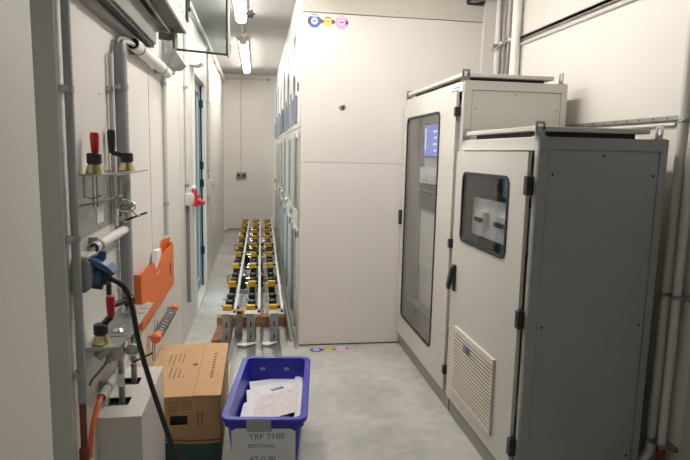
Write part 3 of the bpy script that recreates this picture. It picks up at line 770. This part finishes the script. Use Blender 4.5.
# ------------------------------------------------------------------ rack of busbar supports
wb = []
for k, (y, zt, lab) in enumerate(((5.03, .095, 'nearest wooden beam lying across the floor under the long rails'), (6.72, .095, 'middle wooden beam lying across the floor under the long rails'), (9.0, .095, 'farthest wooden beam lying across the floor under the long rails'))):
    solo('wooden_beam', MB().box(-.36, .262, y, y+.11, 0, zt, bev=.004), 'wood', lab, 'wooden beam', 'wooden beams under the rails')
solo('wooden_board', MB().prism([(-.378, 4.60), (-.245, 4.62), (-.22, 5.02), (-.35, 5.02)], .0, .03, 'z', bev=.002), 'wood', 'flat wooden offcut on the floor in front of the nearest beam', 'wooden board')

rail0 = thing('rail_assembly', 'leftmost of the three long rails with yellow and black clamps on the floor', 'rail', (-.25, 4.57, .0), 'long clamp rails on the wooden beams')
def bx_l(name, b, m, par, sm=False): return obj(name, b, m, par, sm)
xo = -.25
ch = MB()
ch.box(xo-.035, xo+.035, 4.60, 10.15, .098, .103).box(xo-.035, xo-.031, 4.60, 10.15, .103, .175).box(xo+.031, xo+.035, 4.60, 10.15, .103, .175)
for y in (4.6+i*.62 for i in range(9)): ch.box(xo-.031, xo+.031, y, y+.30, .165, .169)
obj('channel', ch, 'galv', rail0)
pst = MB().box(xo-.033, xo+.033, 4.55, 4.556, 0, .262, bev=.001).box(xo-.033, xo-.029, 4.556, 4.60, 0, .262).box(xo+.029, xo+.033, 4.556, 4.60, 0, .262)
obj('front_post', pst, 'galv', rail0)
obj('head_plate', MB().box(xo-.05, xo+.085, 4.535, 4.64, .262, .27, bev=.002), 'galv', rail0)
obj('post_slots', MB().box(xo-.006, xo+.006, 4.5485, 4.55, .05, .09).box(xo-.006, xo+.006, 4.5485, 4.55, .15, .2).box(xo-.028, xo+.03, 4.534, 4.535, .263, .269).cyl((xo+.065, 4.58, .27), (xo+.065, 4.58, .282), .011, n=6), 'black_rubber', rail0)
obj('rail_pipe', MB().cyl((xo+.07, 4.60, .285), (xo+.085, 10.15, .33), .0135), 'pvc_white', rail0, True)
ROWS = [4.74, 5.58, 6.42, 7.08, 7.72, 8.34, 8.95, 9.55, 10.08]
for i, y in enumerate(ROWS):
    zr = .0085*(y-4.6)
    yb = obj('yellow_clamp', MB().box(xo-.040, xo+.034, y, y+.045, .238+zr, .280+zr, bev=.004).box(xo-.05, xo+.045, y-.01, y+.055, .225+zr, .237+zr), 'yellow_plastic', rail0)
    obj('clamp_foot', MB().box(xo-.03, xo+.03, y+.0, y+.05, .165, .225+zr), 'black_plastic', yb)
    obj('saddle', MB().box(xo+.035, xo+.095, y+.005, y+.035, .25+zr, .272+zr), 'black_plastic', yb)
for i, (a_, c_) in enumerate(zip(ROWS, ROWS[1:])):
    for q in (.34, .60):
        y = a_+(c_-a_)*q; zr = .0085*(y-4.6)
        blk = obj('black_insulator', MB().lathe((xo+.002, y, .169), [(.036, 0), (.036, .025), (.029, .03), (.029, .045), (.036, .05), (.036, .072+zr), (.028, .078+zr), (.014, .079+zr)], n=16), 'black_plastic', rail0, True)
        obj('bolt', MB().cyl((xo-.075, y, .20), (xo-.03, y, .20), .006, n=8), 'silver', blk)
    y = a_+(c_-a_)*.8
    obj('bracket_plate', MB().box(xo-.055, xo+.055, y, y+.06, .175, .181).box(xo-.055, xo-.05, y, y+.06, .12, .175), 'galv', rail0)
r2 = copy_tree(rail0); r2.location = (-.052, 4.57, 0); r2['label'] = 'middle of the three long rails with yellow and black clamps on the floor'
r3 = copy_tree(rail0); r3.location = (.140, 4.57, 0); r3['label'] = 'rightmost of the three long rails with yellow and black clamps on the floor'
for r, a_ in ((rail0, -.006), (r2, -.004), (r3, -.005)): r.rotation_euler.z = a_; r.rotation_euler.x = .0095

# spacers, clutter between the rails
for k, (x, y, lab) in enumerate(((-.15, 4.72, 'yellow marked spacer block between the left and middle rails, near end'), (.045, 7.9, 'yellow spacer block between the middle and right rails, further back'))):
    t = thing('spacer_block', lab, 'spacer', (x, y, .15), 'yellow spacers between the rails')
    obj('block', MB().box(x-.04, x+.04, y, y+.05, .2, .25, bev=.004), 'yellow_plastic', t)
    obj('foot', MB().box(x-.025, x+.025, y+.01, y+.04, 0, .2), 'galv_dull', t)
    obj('mark', MB().box(x-.02, x+.018, y-.001, y, .215, .237), 'black_plastic', t)
for k, (x, y, lab) in enumerate(((-.155, 6.25, 'black insulator block between the left and middle rails, beyond the second clamps'), (.035, 6.30, 'black insulator block between the middle and right rails, beyond the second clamps'), (-.130, 7.55, 'black insulator block between the left and middle rails, further back'), (.068, 8.6, 'black insulator block between the middle and right rails, farthest back'))):
    t = thing('insulator_block', lab, 'insulator', (x, y, 0), 'black insulator blocks between the rails')
    obj('base', MB().box(x-.05, x+.05, y, y+.30, 0, .05, bev=.004), 'galv_dull', t)
    obj('block', MB().box(x-.035, x+.035, y+.02, y+.12, .05, .19, bev=.008).box(x-.035, x+.035, y+.16, y+.26, .05, .16, bev=.008), 'black_plastic', t)
    obj('top_cap', MB().box(x-.025, x+.025, y+.04, y+.10, .19, .205, bev=.003), 'silver', t)
solo('silver_disc', MB().lathe((.045, 7.25, 0), [(.04, 0), (.045, .02), (.02, .12), (.02, .2), (.05, .205), (.055, .22), (.04, .235), (.005, .237)]), 'silver', 'round silver cap on a stem between the middle and right rails', 'cap', None, True)
for k, (x, lab) in enumerate(((-.345, 'flat galvanised channel on the floor under the left rail end'), (-.155, 'flat galvanised channel on the floor under the middle rail end'), (.045, 'flat galvanised channel on the floor under the right rail end'))):
    w_ = .10 if k == 0 else .155
    xa = (-.29, -.165, .035)[k]
    y0_, y1_ = 3.62, 5.0
    b = MB().box(xa, xa+w_, y0_, y1_, .0, .012, bev=.001).box(xa, xa+.006, y0_, y1_, .012, .03).box(xa+w_-.006, xa+w_, y0_, y1_, .012, .03)
    solo('floor_channel', b, 'galv', lab, 'metal channel', 'galvanised channels lying on the floor')
for k, (a_, c_, lab) in enumerate(((-.16, .0, 'painted white reflection across the middle floor channel'), (.04, .165, 'painted white reflection across the right floor channel'))):
    b = MB().prism([(a_, 4.46), (a_+(c_-a_)*.4, 4.44), (c_, 4.50), (c_, 4.53), (a_+.05, 4.50), (a_, 4.51)], .0305, .0325, 'z')
    solo('reflection_strip', b, 'sticker_white', lab, 'strip', 'painted white reflections across the floor channels')  # white strips stand in for bright reflections on the metal channels
for k, (x, y0_, y1_, z1_, m_, lab) in enumerate(((.268, 4.6, 9.2, .10, 'galv_dull', 'dark angle profile lying along the floor right of the rails'), (.305, 4.42, 9.2, .05, 'galv', 'grey angle profile lying against the foot of the corridor cabinets'))):
    solo('angle_profile', MB().prism([(x, 0), (x+.028, 0), (x+.028, .004), (x+.004, .004), (x+.004, z1_), (x, z1_)], y0_, y1_), m_, lab, 'metal profile', 'angle profiles beside the corridor cabinets')

# ------------------------------------------------------------------ corridor equipment cabinets (row on the right)
KX = .335
def unit(y0, y1, label):
    t = thing('equipment_cabinet', label, 'cabinet', (KX+.3, y0, 0), 'tall equipment cabinets along the corridor')
    obj('carcass', MB().box(KX+.012, KX+.9, y0+.002, y1-.002, 0, CZ-.004), 'panel_paint', t)
    ud = obj('upper_door', MB().box(KX, KX+.012, y0+.005, y1-.005, 1.80, CZ-.03, bev=.002), 'panel_paint', t)
    obj('window', MB().box(KX-.004, KX, y0+.62, y1-.04, 1.95, 2.62, bev=.001), 'tinted_blue', ud)
    obj('hinge', MB().box(KX-.010, KX, y0+.20, y0+.225, 2.09, 2.16), 'black_plastic', ud)
    hb = obj('handle_box', MB().box(KX-.034, KX, y0+.33, y0+.42, 1.83, 2.07, bev=.004), 'handle_grey', ud)
    obj('handle_slot', MB().box(KX-.036, KX-.034, y0+.35, y0+.40, 1.86, 2.04), 'black_plastic', hb)
    obj('handle_box', MB().box(KX-.030, KX, y0+.80, y0+.88, 1.83, 2.07, bev=.004), 'handle_grey', ud)
    ld = obj('middle_door', MB().frame([(y0+.005, .96), (y1-.005, .96), (y1-.005, 1.78), (y0+.005, 1.78)], [(y0+.09, 1.10), (y1-.09, 1.10), (y1-.09, 1.72), (y0+.09, 1.72)], KX, KX+.012, 'x'), 'panel_paint', t)
    obj('window', MB().box(KX+.002, KX+.006, y0+.09, y1-.09, 1.10, 1.72), 'smoke_glass', ld)
    for a_, c_, e_ in ((y0+.02, y0+.05, .98), (y0+.55, y0+.575, 1.10)): obj('mullion', MB().box(KX-.012, KX, a_, c_, e_, 1.76, bev=.002), 'alu', ld)
    kn = obj('knob', MB().lathe((KX, y0+.65, 1.075), [(.012, 0), (.014, .012), (.044, .016), (.046, .024), (.040, .034), (.01, .040)], axis=(-1, 0, 0)), 'silver', ld, True)
    b = obj('lower_door', MB().box(KX, KX+.012, y0+.005, y1-.005, .06, .94, bev=.002), 'panel_paint', t)
    obj('dark_window', MB().box(KX-.003, KX, y0+.42, y1-.12, .10, .88, bev=.001), 'locker_dark', b)
    for a_, c_ in ((y0+.33, y0+.37), (y1-.10, y1-.07)): obj('stile', MB().box(KX-.018, KX, a_, c_, .06, .94, bev=.002), 'alu', b)
    for a_, c_, e_ in ((.30, .325, .86), (.08, .10, .90)): obj('latch', MB().box(KX-.008, KX, y0+a_, y0+c_, e_, e_+.05), 'black_plastic', b)
    obj('foot', MB().box(KX+.02, KX+.8, y0+.01, y1-.01, 0, .05), 'locker_dark', t)
    return t
u0 = unit(4.50, 5.46, 'tall white equipment cabinet nearest the camera in the corridor row')
labs = ['second equipment cabinet in the corridor row, counted from the white partition', 'third equipment cabinet in the corridor row, in the middle', 'fourth equipment cabinet in the corridor row, counted from the white partition', 'fifth equipment cabinet in the corridor row, next to the last', 'last equipment cabinet in the corridor row, touching the end wall']
for k in range(5):
    c = copy_tree(u0); c.location = (KX+.3, 4.50+.975*(k+1), 0); c['label'] = labs[k]

# ------------------------------------------------------------------ octagon stickers
def octs(name, label, cx, cz, plane):
    t = thing(name, label, 'sticker', (cx, PY, cz) if plane == 'wall' else (cx, cz, 0), 'triple octagon stickers')
    def poly(u, v, r): return [(u+r*math.cos(PI/8+PI/4*i), v+r*math.sin(PI/8+PI/4*i)) for i in range(8)]
    def put(n, p, m, d0, d1, par):
        b = MB()
        if plane == 'wall': b.prism(p, PY-d1, PY-d0, 'y')
        else: b.prism(p, d0+.0002, d1+.0002, 'z')
        return obj(n, b, m, par)
    for n, du, r, m, rr in (('blue_octagon', 0, .053, 'sticker_blue', .027), ('yellow_octagon', .104, .042, 'sticker_yellow', .016), ('pink_octagon', .212, .055, 'sticker_pink', .022)):
        o = put(n, poly(cx+du, cz, r), m, .0, .0010, t)
        put('badge', poly(cx+du, cz, rr), 'sticker_white', .0010, .0016, o)
        put('script_mark', [(cx+du-r*.55, cz+r*.62), (cx+du+r*.55, cz+r*.62), (cx+du+r*.5, cz+r*.78), (cx+du-r*.5, cz+r*.78)], 'sticker_white' if du != .104 else 'black_plastic', .0010, .0016, o)
        put('script_mark', [(cx+du-r*.3, cz-r*.1), (cx+du+r*.3, cz-r*.1), (cx+du+r*.3, cz+r*.12), (cx+du-r*.3, cz+r*.12)], 'ink_blue', .0016, .0021, o)
    for a_, c_ in ((-.052, -.03), (.044, .072), (.133, .160), (.243, .262)):
        put('joining_strip', [(cx+a_, cz-.018), (cx+c_, cz-.010), (cx+c_, cz+.010), (cx+a_, cz+.018)], 'black_plastic', .0016, .0022, t)
    return t
octs('octagon_sticker', 'blue, yellow and pink octagon stickers high on the white partition', .435, 2.598, 'wall')
octs('octagon_sticker', 'blue, yellow and pink octagon stickers on the floor at the foot of the partition', .477, 4.375, 'floor')

# ------------------------------------------------------------------ switch cabinets on the right
def eye(b, x, y, z, flip=False):
    """lifting lug: angle foot with an upright plate and a slot"""
    b.box(x-.023, x+.023, y-.023, y+.023, z, z+.004)
    o_ = [(x-.023, z), (x+.023, z), (x+.023, z+.066), (x-.023, z+.066)]
    i_ = [(x-.011, z+.022), (x+.011, z+.022), (x+.011, z+.054), (x-.011, z+.054)]
    if flip: b.frame([(y+(u-x), v) for u, v in o_], [(y+(u-x), v) for u, v in i_], x-.002, x+.002, 'x')
    else: b.frame(o_, i_, y-.002, y+.002, 'y')
    b.cyl((x, y+.008, z+.004), (x, y+.008, z+.016), .008, n=6)

def cabinet(name, label, y0, y1, x1, ztop, side_m, win, dz0, dz1, dy0, dy1):
    x0 = FX+.022
    t = thing(name, label, 'cabinet', ((x0+x1)/2, (y0+y1)/2, 0), 'switch cabinets on the right')
    wt = .02
    # hollow carcass
    b = MB()
    b.box(x0, x0+.03, y0, y1, ztop-.06, ztop, bev=.003).box(x0, x0+.03, y0, y1, .10, .13)
    b.box(x0, x0+.03, y0, y0+.035, .13, ztop-.06, bev=.002).box(x0, x0+.03, y1-.035, y1, .13, ztop-.06, bev=.002)
    b.box(x0+.03, x1, y0+.01, y1-.01, ztop-.012, ztop-.001)
    b.box(x1-.01, x1, y0+.01, y1-.01, .10, ztop-.012)
    b.box(x0+.03, x1-.01, y0+.01, y1-.01, .10, .112)
    b.box(x0+.03, x1-.01, y1-.02, y1-.005, .112, ztop-.012)
    b.box(x0+.03, x1-.01, y0+.008, y0+.02, .112, ztop-.012)
    obj('frame', b, 'cab_paint', t)
    # near side panel: outer rim with an inset sheet
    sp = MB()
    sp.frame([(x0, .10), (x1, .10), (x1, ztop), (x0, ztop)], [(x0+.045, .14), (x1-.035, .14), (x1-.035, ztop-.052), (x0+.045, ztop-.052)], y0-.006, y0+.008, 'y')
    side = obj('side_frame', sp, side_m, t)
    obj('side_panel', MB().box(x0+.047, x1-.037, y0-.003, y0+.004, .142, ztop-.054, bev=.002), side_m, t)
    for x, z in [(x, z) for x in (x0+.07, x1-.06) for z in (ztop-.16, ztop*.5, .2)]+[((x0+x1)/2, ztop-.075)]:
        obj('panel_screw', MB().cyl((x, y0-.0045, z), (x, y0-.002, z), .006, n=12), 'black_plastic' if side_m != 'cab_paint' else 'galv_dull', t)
    # plinth
    pb = MB().box(x0+.004, x1-.02, y0+.01, y1-.0, 0, .098, bev=.002)
    pb.box(x0+.001, x0+.004, y0+.01, y0+.15, .01, .09)
    obj('plinth', pb, 'plinth_paint', t)
    # door
    wy0, wy1, wz0, wz1 = win
    R = .035
    outer = [(dy1, dz1)]*7+[(dy0, dz1)]*7+[(dy0, dz0)]*7+[(dy1, dz0)]*7
    inner = rrect(wy0, wy1, wz0, wz1, R)
    d = MB(); tt = d.bm
    for xx in (FX, FX+.018):
        O = [tt.verts.new((xx, u, v)) for u, v in ((dy1, dz1), (dy0, dz1), (dy0, dz0), (dy1, dz0))]
        I = [tt.verts.new((xx, u, v)) for u, v in inner]
        for q in range(4):
            for i in range(6): tt.faces.new((O[q], I[q*7+i], I[q*7+i+1]))
            tt.faces.new((O[q], I[q*7+6], I[(q*7+7) % 28], O[(q+1) % 4]))
        if xx == FX: OF, IF = O, I
    for i in range(4): tt.faces.new((OF[i], OF[(i+1) % 4], O[(i+1) % 4], O[i]))
    for i in range(28): tt.faces.new((IF[i], IF[(i+1) % 28], I[(i+1) % 28], I[i]))
    door = obj('door', d, 'cab_paint', t)
    g = MB(); g.frame(rrect(wy0-.010, wy1+.010, wz0-.010, wz1+.010, R+.010), rrect(wy0+.006, wy1-.006, wz0+.006, wz1-.006, R-.006), FX-.006, FX+.003, 'x')
    obj('window_seal', g, 'black_rubber', door, True)
    g = MB(); g.prism(rrect(wy0, wy1, wz0, wz1, R), FX+.004, FX+.008, 'x')
    obj('window_pane', g, 'clear_glass' if ztop > 1.9 else 'smoke_glass', door)
    # lid raised on spacers
    ld = MB().box(x0-.008, x1-.075, y0+.02, y1-.09, ztop+.024, ztop+.046, bev=.003)
    lid = obj('lid', ld, 'cab_paint', t)
    obj('spacer', MB().box(x0+.035, x1-.12, y0+.06, y1-.13, ztop, ztop+.024), 'black_rubber', lid)
    for (x, y) in ((x0+.012, y0+.022), (x0+.012, y1-.03), (x1-.03, y0+.022)):
        e = MB(); eye(e, x, y, ztop, flip=(x > x0+.1)); obj('lifting_lug', e, 'galv', t)
    return t, door

def hinge(y, z, par, h=.055):
    b = MB().box(FX-.012, FX+.022, y-.004, y+.030, z-h/2, z+h/2, bev=.004)
    obj('hinge', b, 'black_plastic', par)

tc, td = cabinet('switch_cabinet', 'taller beige switch cabinet with a long narrow glass window and a blue screen inside', 3.186, 4.468, 1.827, 2.03, 'cab_paint', (3.545, 4.325, .30, 1.868), .118, 1.972, 3.25, 4.452)
sc_, sd = cabinet('switch_cabinet', 'shorter switch cabinet in front with small dark window, vent grille and side colour darkened for shade', 2.262, 3.18, 1.797, 1.686, 'cab_paint_shaded', (2.482, 3.068, 1.118, 1.498), .118, 1.622, 2.308, 3.19)
for z in (1.855, 1.065, .26): hinge(3.228, z, td)
obj('handle', MB().box(FX-.026, FX, 4.405, 4.43, 1.03, 1.15, bev=.005), 'black_plastic', td)
for z in (1.475, .872, .26): hinge(2.284, z, sd, .085)
hd = obj('swing_handle', MB().box(FX-.012, FX, 3.110, 3.155, .795, .955, bev=.004), 'black_plastic', sd)
obj('lever', MB().prism([(FX-.012, .945), (FX-.030, .938), (FX-.050, .83), (FX-.044, .805), (FX-.032, .81), (FX-.012, .88)], 3.116, 3.149, bev=.003), 'black_plastic', hd)
# vent grille
vg = obj('vent_grille', MB().frame([(2.508, .205), (3.065, .205), (3.065, .600), (2.508, .600)], [(2.522, .218), (3.051, .218), (3.051, .565), (2.522, .565)], FX-.014, FX, 'x'), 'vent_plastic', sd)
sl2 = MB()
for i in range(17):
    z = .222+i*.0203
    sl2.prism([(FX-.007, z+.008), (FX-.0145, z+.006), (FX-.0145, z), (FX-.007, z)], 2.522, 3.051)
obj('slats', sl2, 'vent_plastic', vg)
obj('filter', MB().box(FX-.0075, FX-.001, 2.522, 3.051, .218, .565), 'print_dark', vg)
obj('badge', MB().box(FX-.018, FX-.0145, 2.80, 2.90, .508, .552, bev=.002), 'cable_grey', vg)
obj('badge_mark', MB().box(FX-.0195, FX-.018, 2.815, 2.85, .516, .545), 'sticker_blue', vg)
# name label on the top rail of the tall cabinet
lb = obj('name_label', MB().box(FX+.017, FX+.0215, 3.20, 3.44, 1.972, 2.012), 'sticker_white', tc)
for i, (zz, n) in enumerate(((1.999, 6), (1.982, 9))):
    b = MB(); y = 3.25
    for k in range(n): b.box(FX+.0165, FX+.017, y, y+.012, zz-.005, zz+.005); y += .017
    obj('label_print', b, 'ink_blue', lb)
# interiors
ip = MB().box(1.30, 1.312, 3.24, 4.40, .16, 1.95)
obj('mounting_plate', ip, 'interior_plate', tc)
dv = MB().box(1.25, 1.30, 3.80, 4.24, 1.19, 1.31, bev=.004).box(1.25, 1.30, 3.80, 4.24, 1.345, 1.375, bev=.002)
obj('dark_unit', dv, 'interior_dark', tc)
dv = MB().box(1.25, 1.30, 3.80, 4.24, 1.385, 1.50, bev=.004).box(1.27, 1.30, 3.80, 4.24, .74, 1.16, bev=.004)
for k in range(4): dv.box(1.238, 1.25, 3.84+k*.09, 3.89+k*.09, 1.41, 1.445, bev=.002)
obj('control_unit', dv, 'interior_plate', tc)
sn = obj('screen_housing', MB().box(1.25, 1.30, 3.78, 4.16, 1.575, 1.83, bev=.004), 'interior_dark', tc)
obj('screen', MB().box(1.246, 1.25, 3.80, 4.14, 1.59, 1.815), 'screen_glow', sn)
b = MB().box(1.2445, 1.246, 4.09, 4.112, 1.63, 1.79)
for k in range(4): b.box(1.2445, 1.246, 3.84, 3.90+.02*(k % 2), 1.62+k*.045, 1.635+k*.045)
obj('screen_icons', b, 'screen_white', sn)
obj('cable_strip', MB().tube([(1.28, 4.30, 1.9), (1.28, 4.295, 1.4), (1.285, 4.30, .9), (1.28, 4.29, .3)], .010).box(1.22, 1.30, 3.3, 4.38, .42, .43), 'cable_grey', tc, True)
obj('breaker_panel', MB().box(1.225, 1.245, 2.41, 3.06, 1.155, 1.365, bev=.003), 'pvc_white', sc_)
obj('gear_block', MB().box(1.30, 1.38, 2.30, 2.85, 1.385, 1.56, bev=.01).box(1.28, 1.4, 2.30, 3.10, .98, 1.13, bev=.01), 'interior_dark', sc_)
obj('gear_tray', MB().box(1.39, 1.40, 2.30, 3.14, .94, 1.60), 'interior_dark', sc_)
for yb_, n in ((2.83, 4), (2.55, 5)):
    bb = obj('breaker', MB().box(1.195, 1.225, yb_, yb_+.024*n, 1.235, 1.30, bev=.002), 'pvc_white', sc_)
    k = MB()
    for i in range(n): k.box(1.180, 1.195, yb_+.003+.024*i, yb_+.017+.024*i, 1.245, 1.268, bev=.001)
    obj('toggle', k, 'black_plastic', bb)
for y, z in ((2.55, 1.46), (2.7, 1.44)):
    obj('indicator', MB().cyl((1.30, y, z), (1.288, y, z), .008), 'silver', sc_)

# ------------------------------------------------------------------ right wall: strut rails, pipes, cable bundle
ur = thing('strut_rail', 'slotted metal rail rising across the top of the right wall with a conduit below it', 'rail', (RX, 3, 2.4))
obj('rail', MB().box(RX-.022, RX, 2.165, 4.47, 2.450, 2.470, bev=.001).box(RX-.022, RX-.018, 2.165, 4.47, 2.445, 2.475), 'galv', ur)
obj('conduit', MB().cyl((RX-.010, 2.165, 2.418), (RX-.010, 4.2, 2.418), .009), 'pvc_light', ur, True)
cl = MB()
for y in (4.10, 4.24, 4.38): cl.box(RX-.085, RX-.020, y-.012, y+.012, 2.443, 2.477, bev=.002)
cl.cyl((RX-.06, 4.03, 2.475), (RX-.06, 4.46, 2.445), .007)
obj('rail_clamps', cl, 'silver', ur, True)
bp = thing('conduit', 'wide white vertical conduit on the right wall behind the tall cabinet', 'conduit', (RX-.045, 4.055, 1.9))
obj('pipe', MB().cyl((RX-.045, 4.055, .2), (RX-.045, 4.055, CZ-.01), .034), 'pvc_white', bp, True)
bp = thing('conduit', 'slim white vertical conduit left of the hanging cable bundle', 'conduit', (RX-.02, 4.435, 1.9))
obj('pipe', MB().cyl((RX-.025, 4.435, .2), (RX-.025, 4.435, CZ-.01), .019), 'pvc_white', bp, True)
for k in range(7):
    mm = ('cable_mauve', 'cable_grey', 'pvc_light', 'cable_mauve', 'cable_grey', 'cable_grey', 'pvc_light')[k]
    y = 4.125+k*.043
    P = [(RX-.03-.012*(k % 2), y+.012*math.sin(j*1.3+k*2), 1.0+j*.24) for j in range(9)]
    lab = ['cable of the bundle hanging beside the wide white conduit, first from the conduit', 'second cable from the wide white conduit in the hanging bundle', 'third cable from the wide white conduit in the hanging bundle', 'middle cable of the bundle between the two white conduits', 'third cable from the slim conduit in the hanging bundle', 'second cable from the slim conduit in the hanging bundle', 'cable of the bundle right beside the slim white conduit'][k]
    b = MB().tube(P+[(RX-.03, y, CZ-.01)], .0105, n=8)
    solo('hanging_cable', b, mm, lab, 'cable', 'cables hanging between the white conduits', True)
kb = thing('cable_entry', 'black cable entry with a pale conduit elbow high at the right end of the partition', 'cable entry', (1.73, PY-.004, 2.83))
obj('frame', MB().frame(rrect(1.648, 1.792, 2.788, 2.90, .02), rrect(1.660, 1.780, 2.80, 2.888, .012), PY-.03, PY-.004, 'y'), 'black_plastic', kb)
obj('back', MB().box(1.66, 1.78, PY-.012, PY-.004, 2.80, 2.888), 'black_rubber', kb)
obj('cables', MB().tube([(1.67, PY-.016, 2.805), (1.72, PY-.03, 2.83), (1.785, PY-.03, 2.85)], .009).tube([(1.68, PY-.016, 2.80), (1.74, PY-.03, 2.815), (1.79, PY-.035, 2.83)], .008), 'cable_grey', kb, True)
obj('elbow', MB().tube([(1.76, PY-.05, 2.845), (1.80, PY-.06, 2.845), (RX-.03, PY-.10, 2.845), (RX-.03, PY-.2, 2.86)], .022), 'pvc_light', kb, True)

lr = thing('strut_rail', 'slotted metal rail on the right wall behind the shorter cabinet', 'rail', (RX, 2.6, 1.78))
obj('rail', MB().box(RX-.025, RX, 2.165, 3.32, 1.782, 1.803, bev=.001), 'galv_dull', lr)
k = MB()
for i in range(10): k.cyl((RX-.0262, 2.22+i*.1, 1.7925), (RX-.0248, 2.22+i*.1, 1.7925), .005, n=10)
obj('rail_holes', k, 'black_rubber', lr)
obj('conduit', MB().cyl((RX-.010, 2.38, 1.764), (RX-.010, 3.32, 1.764), .009), 'pvc_white', lr, True)
PX = RX-.045
ra = thing('right_pipe', 'left grey pipe of the pair running down the right wall beside the shorter cabinet', 'pipe', (PX, 2.29, 0), 'pair of grey pipes on the right wall')
obj('pipe', MB().cyl((PX, 2.29, .24), (PX, 2.29, CZ-.01), .023), 'pvc_light', ra, True)
obj('elbow', MB().tube([(PX, 2.29, .25), (PX, 2.29, .20), (PX-.02, 2.31, .14), (PX-.025, 2.32, .02)], .023), 'pvc_white', ra, True)
rb_ = thing('right_pipe', 'right grey pipe of the pair on the right wall, ending in a brown hose', 'pipe', (PX, 2.222, 0), 'pair of grey pipes on the right wall')
obj('pipe', MB().cyl((PX, 2.222, .23), (PX, 2.222, CZ-.01), .019), 'pvc_light', rb_, True)
obj('brown_hose', MB().tube([(PX, 2.222, .26), (PX, 2.222, .15), (PX-.012, 2.222, .02)], .020), 'brown_pipe', rb_, True)
for k, (z, lab) in enumerate(((1.775, 'upper clamp holding the two pipes to the right wall'), (.982, 'middle clamp holding the two pipes to the right wall'), (.264, 'lowest clamp holding the two pipes to the right wall'))):
    t = thing('pipe_clamp', lab, 'clamp', (PX, 2.31, z), 'clamps on the pair of grey pipes')
    obj('clamp_rail', MB().box(RX-.024, RX, 2.165, 2.36, z-.012, z+.012, bev=.001), 'galv_dull', t)
    b = MB()
    for y, pr_ in ((2.29, .023), (2.222, .019)):
        b.cyl((PX, y, z-.008), (PX, y, z+.008), pr_+.004)
        b.box(PX-.03, RX-.02, y-pr_-.009, y-pr_-.003, z-.009, z+.009, bev=.001).cyl((PX-.034, y-pr_-.006, z), (PX-.005, y-pr_-.006, z), .006, n=8)
    obj('clamp_jaws', b, 'galv', t, True)

# ------------------------------------------------------------------ world, camera
wd_ = bpy.data.worlds.new('World'); S.world = wd_; wd_.use_nodes = True
bg = wd_.node_tree.nodes['Background']
bg.inputs[0].default_value = (.46, .64, .70, 1); bg.inputs[1].default_value = 1.8

f, yaw, pit, rol, HC = 560.5, .157, .1373, .0223, 1.6
cam = bpy.data.cameras.new('Camera'); co = bpy.data.objects.new('Camera', cam); COL.objects.link(co)
cam.sensor_width = 36; cam.lens = 36*f/690; cam.clip_start = .02
wv = Vector((math.sin(yaw)*math.cos(pit), math.cos(yaw)*math.cos(pit), -math.sin(pit)))
rv = Vector((math.cos(yaw), -math.sin(yaw), 0)); uv = rv.cross(wv)
r2_ = math.cos(rol)*rv+math.sin(rol)*uv; u2_ = -math.sin(rol)*rv+math.cos(rol)*uv
M = Matrix(((r2_.x, u2_.x, -wv.x, 0), (r2_.y, u2_.y, -wv.y, 0), (r2_.z, u2_.z, -wv.z, HC), (0, 0, 0, 1)))
co.matrix_world = M
S.camera = co
S.view_settings.view_transform = 'Standard'; S.view_settings.look = 'None'
S.view_settings.gamma = 1; S.view_settings.use_curve_mapping = False
S.view_settings.exposure = 1.12
S.cycles.max_bounces = 12; S.cycles.diffuse_bounces = 8; S.cycles.transparent_max_bounces = 12
